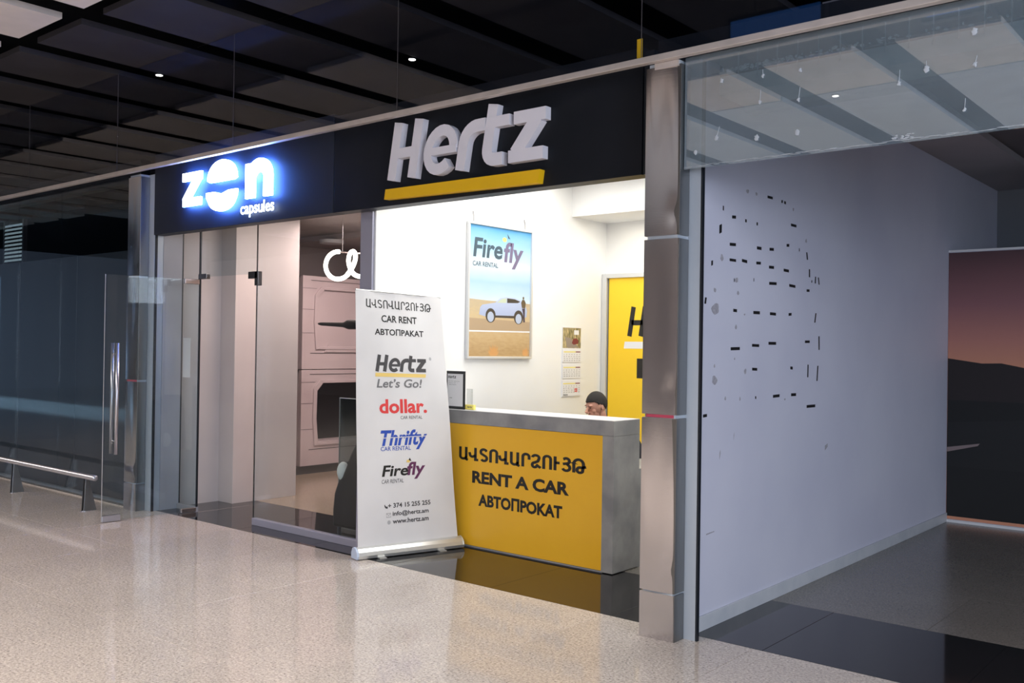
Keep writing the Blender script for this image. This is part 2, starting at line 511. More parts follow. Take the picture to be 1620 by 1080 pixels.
def ribbon(path, w, closed=False):
    """thick outline polygons (one quad per segment with mitred joints)"""
    n = len(path)
    L, R = [], []
    for k in range(n):
        p = Vector(path[k])
        a = Vector(path[k - 1]) if (k > 0 or closed) else None
        b = Vector(path[(k + 1) % n]) if (k < n - 1 or closed) else None
        d1 = (p - a).normalized() if a is not None else (b - p).normalized()
        d2 = (b - p).normalized() if b is not None else d1
        n1 = Vector((-d1.y, d1.x)); n2 = Vector((-d2.y, d2.x))
        m = (n1 + n2)
        m = m.normalized() if m.length > 1e-6 else n1
        s = w / 2 / max(0.35, m.dot(n1))
        L.append(p + m * s); R.append(p - m * s)
    out = []
    for k in range(n if closed else n - 1):
        j = (k + 1) % n
        out.append([tuple(R[k]), tuple(R[j]), tuple(L[j]), tuple(L[k])])
    return out


# glyphs on a 0..1 high cell: (advance width, [stroke paths])
def U_(x0, x1, y0, y1, r):  # U shape
    return [(x0, y1), (x0, y0 + r)] + arc(x0 + r, y0 + r, r, r, 180, 270, 5)[1:] + arc(x1 - r, y0 + r, r, r, 270, 360, 5) + [(x1, y1)]


def N_(x0, x1, y0, y1, r):  # inverted U
    return [(x0, y0), (x0, y1 - r)] + arc(x0 + r, y1 - r, r, r, 180, 90, 5)[1:] + arc(x1 - r, y1 - r, r, r, 90, 0, 5) + [(x1, y0)]


ARM = {
    'A': (0.66, [U_(0.08, 0.50, 0.08, 1.0, 0.20), [(0.50, 0.3), (0.50, 0.06), (0.62, 0.0)]]),
    'V': (0.64, [[(0.0, 0.62), (0.04, 0.46)] + arc(0.20, 0.46, 0.16, 0.16, 200, 300, 5) + [(0.42, 0.42)], [(0.42, 1.0), (0.42, 0.08), (0.62, 0.08)]]),
    'T': (0.58, [[(0.48, 0.80)] + arc(0.28, 0.76, 0.20, 0.18, 15, 180, 8) + arc(0.28, 0.70, 0.20, 0.16, 180, 250, 4)[1:] + [(0.36, 0.46)] + arc(0.30, 0.27, 0.20, 0.20, 60, -150, 10)]),
    'O': (0.62, [N_(0.10, 0.52, 0.0, 0.95, 0.20)]),
    'R': (0.56, [[(0.10, 0.0), (0.10, 0.75)] + arc(0.30, 0.75, 0.20, 0.19, 180, 0, 9)[1:] + [(0.50, 0.55)]]),
    'DZ': (0.62, [[(0.08, 0.76)] + arc(0.29, 0.75, 0.21, 0.18, 170, -20, 9) + [(0.42, 0.50), (0.22, 0.40)] + arc(0.22, 0.22, 0.15, 0.17, 90, 300, 8) + [(0.38, 0.20), (0.60, 0.04)]]),
    'W': (0.40, [[(0.10, 0.0), (0.10, 1.0)], [(0.10, 0.55), (0.38, 0.55)]]),
    'Y': (0.60, [[(0.12, 0.86)] + arc(0.30, 0.75, 0.19, 0.19, 140, -60, 9) + [(0.10, 0.52)], [(0.36, 0.55)] + arc(0.30, 0.28, 0.22, 0.22, 60, -160, 10)]),
    'TH': (0.80, [[(0.08, 0.0), (0.08, 0.62)] + arc(0.36, 0.62, 0.28, 0.32, 180, 0, 12) + [(0.64, 0.42), (0.60, 0.22)] + arc(0.44, 0.20, 0.17, 0.17, 0, -180, 8)[1:] + arc(0.44, 0.20, 0.17, 0.20, 180, 70, 5)[1:] + [(0.80, 0.46)]]),
}
ARM_WORD = ['A', 'V', 'T', 'O', 'V', 'A', 'R', 'DZ', 'O', 'W', 'Y', 'TH']


def armenian(mb, fn, u0, u1, v0, v1, w, sw=0.15, gap=0.07):
    tot = sum(ARM[g][0] + gap for g in ARM_WORD) - gap
    x = 0
    for g in ARM_WORD:
        wd, paths = ARM[g]
        for p in paths:
            for q in ribbon(p, sw):
                mb.flat([(u0 + (x + a) / tot * (u1 - u0), v0 + b * (v1 - v0)) for a, b in q], fn, w)
        x += wd + gap


# "Hertz" word, cell height 1 = cap height, total width = HW
SL = 0.18
def hz(path):
    return [(x + SL * y, y) for x, y in path]


def hertz_strokes(sw=0.208):
    L = {}
    L['H'] = [([(0.12, 0), (0.12, 1)], 1), ([(0.64, 0), (0.64, 1)], 1), ([(0.12, 0.46), (0.64, 0.46)], 0.85)]
    ex = 1.27
    L['e'] = [(arc(ex, 0.40, 0.30, 0.325, 0, 315, 22), 0.9), ([(ex - 0.28, 0.385), (ex + 0.38, 0.385)], 0.62)]
    rx = 1.80
    L['r'] = [([(rx, 0), (rx, 0.45)] + arc(rx + 0.27, 0.45, 0.27, 0.245, 180, 85, 7)[1:] + [(rx + 0.44, 0.695)], 1)]
    tx = 2.36
    L['t'] = [([(tx, 0.99), (tx, 0.28)] + arc(tx + 0.18, 0.28, 0.18, 0.18, 180, 270, 6)[1:] + [(tx + 0.36, 0.10)], 1), ([(tx - 0.02, 0.70), (tx + 0.40, 0.70)], 0.85)]
    zx = 2.90
    L['z'] = [([(zx - 0.05, 0.70), (zx + 0.60, 0.70)], 0.95), ([(zx - 0.05, 0.10), (zx + 0.66, 0.10)], 0.95), ([(zx + 0.44, 0.66), (zx + 0.08, 0.14)], 1.15)]
    return sw, L


HW = 3.74


def hertz_poly(key, sw=0.208):
    sw, L = hertz_strokes(sw)
    out = []
    for path, k in L[key]:
        out += ribbon(hz(path), sw * k)
    return out


def hertz_flat(mb, fn, u0, u1, v0, v1, w):
    for key in 'Hertz':
        for q in hertz_poly(key, 0.235):
            mb.flat([(u0 + a / HW * (u1 - u0), v0 + b * (v1 - v0)) for a, b in q], fn, w)


# ================================================================== SETTING
YF = 4.925          # front edge of the black threshold tiles
# ---- floor with its tiles
floor = struct('floor')
cbox('floor_slab', 'joint', floor, -34, -10, -0.12, 6, 12.2, -0.012)


def tile_mesh(name, w, d, mat, t=0.012, g=0.0008):
    me = bpy.data.meshes.new(name)
    b = 0.0012
    vs = [(g, g, -t), (w - g, g, -t), (w - g, d - g, -t), (g, d - g, -t),
          (g, g, -b), (w - g, g, -b), (w - g, d - g, -b), (g, d - g, -b),
          (g + b, g + b, 0), (w - g - b, g + b, 0), (w - g - b, d - g - b, 0), (g + b, d - g - b, 0)]
    fs = [(8, 9, 10, 11)]
    for k in range(4):
        j = (k + 1) % 4
        fs += [(k, j, 4 + j, 4 + k), (4 + k, 4 + j, 8 + j, 8 + k)]
    me.from_pydata(vs, [], fs)
    me.materials.append(MT[mat])
    return me


def lay(name, me, x, y, z=0.0):
    o = bpy.data.objects.new(name, me)
    COL.objects.link(o)
    o.parent = floor
    o.location = (x, y, z)
    return o


tm = tile_mesh('floor_tile', 1.0, 1.0525, 'granite')
for i in range(-24, 3):
    for j in range(4):
        lay('floor_tile', tm, -0.35 + i + 0.0, YF - 1.0525 * (j + 1))
MB().box(-34, -10, -0.012, 6, YF - 4 * 1.0525, 0).build('hall_floor_field', 'granite', floor)
tb = tile_mesh('threshold_tile', 1.0, 1.04, 'black_tile')
for i in range(-9, 2):
    lay('threshold_tile', tb, -0.30 + i, YF)
td = tile_mesh('shop_floor_tile', 1.0, 1.0, 'granite_dim')
for i in range(0, 6):
    for j in range(6):
        lay('shop_floor_tile', td, -2.735 + i, YF + 1.04 + j)
MB().box(-12, YF + 1.04, -0.012, -5.8, 10, 0).build('capsule_room_floor', 'granite_warm', floor)
MB().box(-5.8, YF + 1.04, -0.012, -2.735, 10, 0).build('office_floor', 'granite_dim', floor)

# ---- ceiling: dark void with hung panels
ceiling = struct('ceiling')
cbox('ceiling_void', 'void', ceiling, -34, -10, 4.75, 6, 12.4, 4.85)
rows = [(-7.5, -3.75, 'panel_window_lit'), (-3.70, -0.03, 'panel_window_lit'), (0.0, 3.58, 'panel_pale'), (0.0, 1.22, 'panel_pale'), (1.30, 3.58, 'panel_dark'), (3.74, 10.9, 'panel_dark')]
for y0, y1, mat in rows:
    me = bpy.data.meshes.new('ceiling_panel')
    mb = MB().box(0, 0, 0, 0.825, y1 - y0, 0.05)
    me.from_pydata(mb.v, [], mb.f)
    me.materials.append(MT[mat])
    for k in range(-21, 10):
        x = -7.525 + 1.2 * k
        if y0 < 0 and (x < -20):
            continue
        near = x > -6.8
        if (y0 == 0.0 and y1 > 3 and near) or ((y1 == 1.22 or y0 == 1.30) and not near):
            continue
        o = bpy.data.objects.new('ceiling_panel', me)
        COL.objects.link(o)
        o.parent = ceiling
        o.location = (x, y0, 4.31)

# ---- hall rear wall with window band (only ever seen mirrored)
sbox('wall_hall_rear', 'hall_wall', -34, -10.2, 0, 6, -10.0, 4.75)
# ---- right shop
wr = struct('wall_right')
cbox('wall_face', 'grey_wall', wr, -2.90, 4.956, 0, -2.735, 11.9, 3.52)
sbox('baseboard_right', 'baseboard', -2.735, 4.845, 0, -2.722, 9.96, 0.088, bevel=0.002)
sbox('wall_back', 'dim_wall', -2.735, 11.84, 0, 4.2, 12.0, 3.54)
sbox('wall_far_right', 'dim_wall', 4.0, 4.96, 0, 4.2, 11.84, 3.54)
sbox('ceiling_shop_edge', 'dim_ceiling', -2.735, 5.3, 3.52, -2.155, 11.84, 3.60)
sbox('ceiling_shop', 'darker_ceiling', -2.155, 5.3, 3.58, 4.2, 11.84, 3.66)
mural_wall = sbox('wall_partition', 'grey_wall', -2.735, 9.97, 0, 4.0, 10.07, 2.655)
sbox('trim_1', 'white_trim', -2.735, 9.955, 2.655, 4.0, 10.075, 2.675)
sbox('trim_2', 'white_trim', -2.722, 9.952, 0, 4.0, 9.97, 0.025)

MB().box(-2.738, 4.836, 0, -2.735, 4.956, 3.30).build('wall_end_face', 'grey_wall', wr)
# tape strips and glue stains left on the right wall
MARKS = [(5.892, 2.668, 0.078, 0.017), (6.078, 2.665, 0.022, 0.019), (6.125, 2.663, 0.026, 0.019), (5.382, 2.48, 0.05, 0.019), (5.545, 2.475, 0.02, 0.019), (5.705, 2.473, 0.017, 0.02), (5.209, 2.389, 0.03, 0.052), (6.271, 2.524, 0.089, 0.018), (5.371, 2.309, 0.081, 0.019), (5.739, 2.319, 0.065, 0.02), (5.926, 2.328, 0.064, 0.019), (6.181, 2.378, 0.042, 0.019), (5.374, 2.212, 0.084, 0.017), (5.533, 2.219, 0.071, 0.019), (5.733, 2.222, 0.065, 0.018), (5.926, 2.209, 0.075, 0.019), (6.16, 2.204, 0.083, 0.019), (6.509, 2.332, 0.021, 0.051), (6.552, 2.213, 0.021, 0.057), (6.659, 2.171, 0.017, 0.049), (6.723, 2.168, 0.017, 0.051), (5.951, 2.103, 0.112, 0.019), (6.261, 2.105, 0.101, 0.019), (6.531, 2.088, 0.049, 0.018), (5.108, 2.174, 0.02, 0.029), (5.396, 2.09, 0.008, 0.022), (5.668, 2.109, 0.007, 0.021), (6.371, 2.364, 0.01, 0.02), (6.594, 2.157, 0.013, 0.017), (5.241, 2.518, 0.012, 0.028), (5.413, 1.902, 0.048, 0.019), (5.714, 1.9, 0.093, 0.02), (5.958, 1.901, 0.091, 0.019), (6.23, 1.908, 0.047, 0.019), (6.664, 1.898, 0.021, 0.069), (5.422, 1.665, 0.121, 0.019), (5.705, 1.688, 0.101, 0.018), (5.954, 1.705, 0.115, 0.019), (6.529, 1.724, 0.082, 0.018), (6.741, 1.717, 0.019, 0.099), (6.545, 1.516, 0.018, 0.09), (6.715, 1.497, 0.019, 0.11), (5.696, 1.535, 0.071, 0.018), (6.265, 1.539, 0.038, 0.02), (6.026, 1.353, 0.101, 0.019), (6.305, 1.354, 0.082, 0.02), (6.608, 1.263, 0.152, 0.02), (5.716, 1.352, 0.015, 0.017), (5.033, 1.946, 0.022, 0.038), (5.046, 1.265, 0.047, 0.018)]
WX = -2.735
for y, z, w, h in MARKS:
    if w < 0.03 and h > 0.035:      # leaning upright strips
        k = random.uniform(-0.2, 0.2) * h * (1 if y > 6 else -1.5)
        ww = min(w, 0.019)
        pts = [(y - ww / 2 - k, z + h / 2), (y + ww / 2 - k, z + h / 2), (y + ww / 2 + k * 0.5, z - h / 2), (y - ww / 2 + k * 0.5, z - h / 2)]
    else:
        s = random.uniform(-0.12, 0.12) * h
        pts = [(y - w / 2, z + h / 2 + s), (y + w / 2, z + h / 2 - s), (y + w / 2, z - h / 2 - s), (y - w / 2, z - h / 2 + s)]
    MB().prism(pts, lambda u, v, w_: (WX + w_, u, v), 0.0, 0.0012).build('tape_strip', 'tape', wr)
STAINS = [(5.564, 2.664, 0.043, 0.033), (5.689, 2.664, 0.03, 0.027), (5.231, 2.216, 0.045, 0.044), (5.428, 2.092, 0.054, 0.034), (5.148, 2.014, 0.035, 0.032), (5.45, 2.013, 0.035, 0.026), (6.262, 2.633, 0.023, 0.029), (6.487, 2.438, 0.030, 0.03), (5.159, 1.902, 0.11, 0.076), (5.428, 1.8, 0.030, 0.030), (5.563, 1.522, 0.036, 0.042), (5.158, 1.473, 0.074, 0.06), (5.155, 1.559, 0.02, 0.023), (5.415, 1.602, 0.016, 0.015), (5.299, 1.359, 0.022, 0.025), (5.495, 1.351, 0.018, 0.028), (5.544, 1.882, 0.024, 0.014), (6.164, 1.326, 0.025, 0.017)]
for y, z, w, h in STAINS:
    ph = random.random() * 6
    pts = [(y + w / 2 * math.cos(a) * (0.85 + 0.15 * math.sin(3 * a + ph)), z + h / 2 * math.sin(a) * (0.88 + 0.14 * math.cos(2 * a + ph))) for a in [2 * PI * k / 14 for k in range(14)]]
    MB().prism(pts, lambda u, v, w_: (WX + w_, u, v), 0.0, 0.0006).build('glue_stain', 'stain', wr)
# scuffs
for y, z, w, h in ((5.13, 0.56, 0.10, 0.012), (5.42, 1.12, 0.006, 0.05), (6.9, 0.95, 0.05, 0.05), (5.24, 1.02, 0.012, 0.06)):
    MB().prism([(y - w / 2, z - h / 2), (y + w / 2, z), (y + w / 2, z + h / 2), (y - w / 2, z + h * 0.2)], lambda u, v, w_: (WX + w_, u, v), 0, 0.0005).build('scuff_mark', 'stain', wr)

# ---- shopfront posts (channels) behind the steel columns
sbox('trim_3', 'channel', -2.985, 4.82, 0, -2.740, 4.955, 3.30, bevel=0.002)
sbox('trim_14', 'channel', -2.740, 4.822, 0, -2.658, 4.834, 3.30)
sbox('trim_4', 'seal', -2.658, 4.822, 0, -2.646, 4.846, 3.30)
sbox('trim_5', 'channel', -9.02, 4.86, 0, -8.66, 4.955, 3.30, bevel=0.002)
sbox('trim_6', 'seal', -8.66, 4.862, 0, -8.645, 4.885, 2.70)
# long dark header behind the rail and the rail itself
sbox('trim_7', 'black_paint', -30, 4.90, 3.27, -9.02, 5.0, 3.49)
sbox('trim_8', 'black_paint', -3.0, 4.90, 3.36, 4.2, 4.955, 3.50)
rail = sbox('trim_9', 'rail', -30, 4.655, 3.297, 4.2, 4.70, 3.335, bevel=0.003)
sbox('trim_10', 'rail', -2.90, 4.70, 3.262, -2.745, 4.78, 3.297)

# ---- upper glazing above the rail
for n, (x0, x1) in enumerate([(-17.1, -15.1), (-15.1, -13.1), (-13.1, -11.1), (-11.1, -9.1), (-9.1, -7.1), (-7.1, -5.05), (-5.05, -2.985), (-2.985, -0.9), (-0.9, 1.2)]):
    w = struct('window_%d' % (n + 1), (x0, 4.69, 3.335))
    MB().box(x0 + 0.004, 4.685, 3.335, x1 - 0.004, 4.693, 4.31).build('glass_pane', 'glass_upper', w)
    MB().box(x1 - 0.001, 4.686, 3.335, x1 + 0.001, 4.692, 4.31).build('silicone_joint', 'pod_grey', w)

# ---- left closed unit: glass in front of dark gloss panels, dark room above
for n, (x0, x1) in enumerate([(-16.5, -13.5), (-13.5, -11.55), (-11.55, -10.47), (-10.47, -9.03)]):
    w = struct('window_%d' % (n + 20), (x0, 4.78, 0.0))
    MB().box(x0 + 0.003, 4.775, 0.03, x1 - 0.003, 4.785, 3.30).build('glass_pane', 'glass_clear', w)
wl = struct('wall_left')
for x0, x1 in ((-20.0, -16.4), (-16.4, -13.4), (-13.4, -11.9), (-11.9, -10.45), (-10.45, -8.9)):
    MB().box(x0 + 0.003, 4.95, 0.02, x1 - 0.003, 4.99, 2.595).build('cladding_panel', 'dark_panel', wl, bevel=0.002)
sbox('baseboard_left', 'channel', -20, 4.90, 0, -9.02, 4.945, 0.022)
sbox('trim_11', 'granite', -20, 4.80, 0, -9.02, 4.84, 0.012)
sbox('wall_left_rear', 'void', -30, 9.0, 0, -11.2, 9.1, 4.75)
sbox('wall_upper_rear', 'void', -11.2, 12.1, 3.62, 6, 12.2, 4.75)

# ---- zen shop shell
sbox('wall_capsule_room_jamb', 'zen_grey', -8.80, 4.955, 0, -8.655, 5.16, 3.10)
sbox('wall_capsule_room_left', 'zen_wall', -8.95, 5.17, 0, -8.75, 5.67, 3.10)
sbox('wall_capsule_room_pilaster', 'zen_wall', -8.95, 5.67, 0, -8.49, 6.47, 3.10, bevel=0.002)
sbox('wall_capsule_room_side', 'zen_dark', -11.0, 6.2, 0, -10.85, 9.8, 3.10)
sbox('wall_capsule_room_rear', 'zen_dark', -11.0, 9.7, 0, -5.8, 9.85, 3.10)
sbox('ceiling_capsule_room', 'zen_ceiling', -8.95, 5.0, 3.10, -5.8, 8.0, 3.16)
sbox('ceiling_capsule_room_side', 'zen_ceiling', -11.0, 6.2, 3.10, -8.95, 8.0, 3.16)
sbox('wall_capsule_room_divider', 'void', -11.0, 6.12, 0, -8.95, 6.19, 3.2)
sbox('wall_capsule_room_divider_side', 'void', -9.02, 5.0, 0, -8.955, 6.12, 3.2)
sbox('ceiling_capsule_room_low', 'zen_dark', -11.0, 8.0, 3.03, -5.8, 9.8, 3.16)
# ---- office shell
sbox('wall_office_left', 'white_wall', -5.80, 5.045, 0, -5.65, 8.6, 3.45)
ob = struct('wall_office_back')
cbox('wall_face', 'white_wall', ob, -5.65, 8.25, 0, -2.9, 8.35, 3.0)
sbox('wall_office_right', 'white_wall', -3.0, 4.99, 0, -2.905, 8.3, 3.44)
sbox('ceiling_office', 'white_wall', -5.65, 4.99, 3.38, -3.0, 7.64, 3.45)
sbox('ceiling_office_soffit', 'white_wall', -5.65, 7.64, 2.966, -3.0, 8.25, 3.45)
mull = sbox('trim_12', 'channel_lav', -5.806, 5.02, 0, -5.666, 5.04, 2.71, bevel=0.002)

# office door on the back wall (yellow printed leaf in a grey frame)
d2 = struct('door_2', (-5.6, 8.25, 0))
MB().box(-5.645, 8.17, 0, -5.585, 8.25, 2.43).build('door_frame_post', 'alu', d2, bevel=0.003)
MB().box(-4.30, 8.17, 0, -4.24, 8.25, 2.43).build('door_frame_post', 'alu', d2, bevel=0.003)
MB().box(-5.585, 8.17, 2.385, -4.30, 8.25, 2.43).build('door_frame_head', 'alu', d2, bevel=0.003)
MB().box(-5.585, 8.21, 0.012, -5.570, 8.25, 2.385).build('door_gap', 'seal', d2)
leaf = MB().box(-5.57, 8.20, 0.01, -4.30, 8.24, 2.385).build('door_leaf', 'paper', d2)
fd = lambda u, v, w: (u, 8.197 - w, v)
MB().box(-5.57, 8.197, 0.54, -4.30, 8.20, 2.385).build('yellow_print', 'yellow_door', leaf)
mb = MB(); hertz_flat(mb, fd, -5.36, -4.62, 1.62, 1.87 , 0.001)
# capital letter H is larger on the door
mb = MB()
for q in hertz_poly('H'):
    mb.flat([(-5.345 + a * 0.26, 1.785 + b * 0.30) for a, b in q], fd, 0.001)
for ch in 'ertz':
    for q in hertz_poly(ch):
        mb.flat([(-5.345 + a * 0.26, 1.785 + b * 0.30) for a, b in q], fd, 0.001)
mb.build('door_lettering', 'black_ink', leaf)
mb = MB(); mb.flat([(-5.38, 1.66), (-4.46, 1.66), (-4.45, 1.73), (-5.37, 1.73)], fd, 0.001); mb.build('white_bar', 'paper', leaf)
mb = MB(); mb.flat([(-5.22, 1.36), (-5.14, 1.36), (-5.14, 1.56), (-5.22, 1.56)], fd, 0.001)
mb.build('door_lettering', 'black_ink', leaf)

# ---- zen glazing (fixed pane, transom, sidelight) at y = 5.16
YZ = 5.16
w = struct('window_30', (-7.4, YZ, 0))
MB().box(-7.385, YZ - 0.02, 0, -5.81, YZ + 0.03, 0.062).build('sill', 'channel_lav', w, bevel=0.003)
MB().box(-7.385, YZ - 0.006, 0.062, -5.81, YZ + 0.006, 3.10).build('glass_pane', 'glass_door', w)
w = struct('window_31', (-8.7, YZ, 0))
MB().box(-8.735, YZ - 0.01, 0.0, -8.665, YZ + 0.02, 3.10).build('frame_post', 'seal', w)
MB().box(-8.665, YZ - 0.02, 0, -8.33, YZ + 0.02, 0.05).build('sill', 'zen_grey', w)
MB().box(-8.665, YZ - 0.006, 0.05, -8.335, YZ + 0.006, 3.10).build('glass_pane', 'glass_door', w)
MB().box(-8.337, YZ - 0.008, 0.05, -8.322, YZ + 0.008, 3.10).build('edge_seal', 'seal', w)
w = struct('window_32', (-8.3, YZ, 2.29))
MB().box(-8.318, YZ - 0.006, 2.295, -7.392, YZ + 0.006, 3.10).build('glass_pane', 'glass_door', w)
MB().box(-7.391, YZ - 0.006, 0.062, -7.386, YZ + 0.006, 3.10).build('edge_seal', 'bronze', w)
mb = MB().box(-7.50, YZ - 0.022, 2.25, -7.36, YZ + 0.022, 2.315)
mb.box(-7.40, YZ - 0.022, 2.185, -7.345, YZ + 0.022, 2.315)
mb.build('corner_patch_fitting', 'bronze', w, bevel=0.003)
mb = MB().box(-8.33, YZ - 0.022, 2.275, -8.19, YZ + 0.022, 2.325)
mb.build('pivot_patch_fitting', 'bronze', w, bevel=0.003)

# ---- open glass door (swings out into the hall)
d1 = struct('door_1', (-8.33, YZ, 0))
HX, HY, FX, FY = -8.335, 5.15, -8.416, 4.247
dv = Vector((FX - HX, FY - HY, 0)); DL = dv.length; dv.normalize(); dn = Vector((dv.y, -dv.x, 0))
def DP(s, z, o=0.0):
    return Vector((HX, HY, z)) + dv * s + dn * o
def dbox(mb, s0, s1, z0, z1, o0, o1):
    return mb.prism([(s0, z0), (s1, z0), (s1, z1), (s0, z1)], lambda a, b, c: DP(a, b, c), o0, o1)
dbox(MB(), 0.0, DL, 0.015, 2.268, -0.005, 0.005).build('glass_pane', 'glass_door', d1)
dbox(MB(), DL - 0.17, DL, 0.006, 0.062, -0.016, 0.016).build('lock_patch', 'handrail', d1, bevel=0.003)
dbox(MB(), 0.0, 0.15, 2.225, 2.275, -0.018, 0.018).build('pivot_patch', 'pinkmetal', d1, bevel=0.003)
dbox(MB(), 0.0, 0.15, 0.006, 0.045, -0.018, 0.018).build('pivot_patch', 'pinkmetal', d1, bevel=0.003)
dbox(MB(), DL - 0.002, DL + 0.001, 0.015, 2.268, -0.005, 0.005).build('polished_edge', 'lightgrey_ink', d1)
for s in (-1, 1):
    o = s * 0.055
    mb = MB().tube([DP(DL - 0.10, 0.62, o), DP(DL - 0.10, 1.64, o)], 0.016, 28)
    hd = mb.build('pull_handle', 'handrail', d1, smooth=True)
    for z in (0.74, 1.54):
        MB().tube([DP(DL - 0.10, z, 0), DP(DL - 0.10, z, o)], 0.010, 10).build('handle_standoff', 'chrome', hd, smooth=True)

# white notice stuck inside the sidelight
nt = MB().box(-8.60, YZ - 0.010, 1.31, -8.47, YZ - 0.008, 1.70).build('paper_notice', 'paper')
tag(nt, 'small blank white paper sheet stuck on the narrow glass beside the open door', 'notice')

# ================================================================== COLUMNS
def column(x0, x1, y0, y1, label):
    t = thing('steel_column', ((x0 + x1) / 2, (y0 + y1) / 2, 0), label, 'column', 'steel clad shopfront columns')
    MB().box(x0 + 0.015, y0 + 0.012, 0, x1 - 0.012, y1, 3.297).build('column_core', 'channel', t)
    for z0, z1 in ((0.0, 0.262), (0.272, 1.262), (1.282, 2.285), (2.305, 3.275)):
        mb = MB()
        NX, NZ = 20, 36
        ph = random.uniform(0, 6)
        zh = z1 - z0
        for j in range(NZ + 1):
            for i in range(NX + 1):
                a, b = i / NX, j / NZ
                ed = math.exp(-(1 - a) / 0.24) * 0.0130 + math.exp(-a / 0.09) * 0.0012
                ed += (math.exp(-b * zh / 0.05) + math.exp(-(1 - b) * zh / 0.05)) * 0.0006
                wv = 0.0024 * math.sin(2.6 * a + 1.7 * b * zh + ph) + 0.0009 * math.sin(5 * a - 4.2 * b * zh + 2 * ph)
                dx_, dz_ = (a - 0.80) * (x1 - x0), b * zh - 0.13
                wv += 0.0042 * math.exp(-(dx_ / 0.035) ** 2 - (dz_ / 0.07) ** 2) * (1 if zh > 0.5 else 0)
                dx_, dz_ = (a - 0.45) * (x1 - x0), b * zh - zh * 0.65
                wv += 0.0030 * math.exp(-(dx_ / 0.05) ** 2 - (dz_ / 0.30) ** 2) * (1 if zh > 0.5 else 0)
                wv *= min(1, 6 * a, 6 * (1 - a) + 0.3)
                mb.v.append((x0 + a * (x1 - x0), y0 + ed + wv, z0 + b * zh))
        for j in range(NZ):
            for i in range(NX):
                q = j * (NX + 1) + i
                mb.f.append((q, q + 1, q + NX + 2, q + NX + 1)); mb.mi.append(0)
        front = mb.build('cladding_panel', 'steel', t, smooth=True)
        MB().box(x0, y0 + 0.011, z0, x1, y1 - 0.001, z1).build('cladding_side', 'steel_side', t, bevel=0.002)
    MB().box(x0 + 0.02, y0 + 0.008, 1.264, x1 - 0.02, y0 + 0.013, 1.281).build('red_joint_strip', 'redstrip', t)
    return t


c1 = column(-2.955, -2.730, 4.70, 4.82, 'nearer steel clad column between the yellow counter shop and the empty white room')
MB().tube([(-2.968, 4.812, 1.45), (-2.968, 4.812, 1.275), (-2.93, 4.70, 1.275)], 0.004, 6).build('green_edge_trim', 'greenwire', c1)
c2 = column(-8.985, -8.765, 4.755, 4.86, 'farther steel clad column behind the open glass door left of the glowing sign')

# ================================================================== FASCIA BOARDS
fz = lambda Y: (lambda u, v, w: (u, Y - w, v))
zb = thing('sign_board', (-7.3, 4.9, 2.70), 'black fascia sign with glowing white backlit lettering and a split round shape', 'sign')
MB().box(-8.66, 4.85, 2.70, -5.945, 4.97, 3.485).build('board', 'black_paint_glow', zb, bevel=0.002)
f = fz(4.85)


def lightletter(polys, name='glowing_letter'):
    mb = MB()
    for p in polys:
        n0 = len(mb.f)
        mb.prism(p, f, 0.030, 0.052)
    # side faces bluish, front face white
    for k in range(len(mb.f)):
        mb.mi[k] = 1
    k = 0
    for p in polys:
        n = len(p)
        mb.mi[k + 1] = 0
        k += 2 + n
    return mb.build(name, ['zen_emit', 'zen_side'], zb)


lightletter(ribbon([(-8.075, 3.19), (-7.76, 3.19)], 0.075) + ribbon([(-8.065, 2.955), (-7.77, 2.955)], 0.075) + [[(-7.90, 3.16), (-7.77, 3.16), (-7.95, 2.985), (-8.075, 2.985)]])
dome = [(-7.66, 3.085)] + [(-7.43 - 0.23 * math.cos(a), 3.085 + 0.20 * math.sin(a) ** 0.8 * 1.0) for a in [PI * (k + 0.5) / 14 for k in range(14)]] + [(-7.20, 3.085)]
dome = [(-7.665, 3.12)] + [(-7.435 - 0.225 * math.cos(a), 3.125 + 0.165 * math.sin(a)) for a in [PI * k / 14 for k in range(15)]] + [(-7.205, 3.115), (-7.245, 3.098), (-7.62, 3.098)]
lightletter([dome], 'glowing_capsule_half')
bowl = [(-7.675, 3.01), (-7.55, 3.01), (-7.435, 2.985), (-7.32, 3.01), (-7.20, 3.01), (-7.205, 2.96)] + [(-7.435 + 0.215 * math.cos(a), 2.955 - 0.125 * math.sin(a)) for a in [PI * (k + 1) / 13 for k in range(12)]] + [(-7.672, 2.96)]
lightletter([bowl], 'glowing_capsule_half')
lightletter(ribbon([(-7.005, 2.905), (-7.005, 3.205)], 0.13) + ribbon([(-7.005, 3.08)] + arc(-6.87, 3.08, 0.12, 0.10, 150, 0, 10) + [(-6.75, 2.905)], 0.115))
mb = MB()
vs, fs = text_pts('capsules', 0.012)
x0, x1 = min(p[0] for p in vs), max(p[0] for p in vs); y0, y1 = min(p[1] for p in vs), max(p[1] for p in vs)
for q in vs:
    mb.v.append(f(-7.165 + (q[0] - x0) / (x1 - x0) * 0.485, 2.745 + (q[1] - y0) / (y1 - y0) * 0.135, 0.030))
for q in fs:
    mb.f.append(q); mb.mi.append(0)
mb.build('small_glowing_lettering', 'zen_emit', zb)

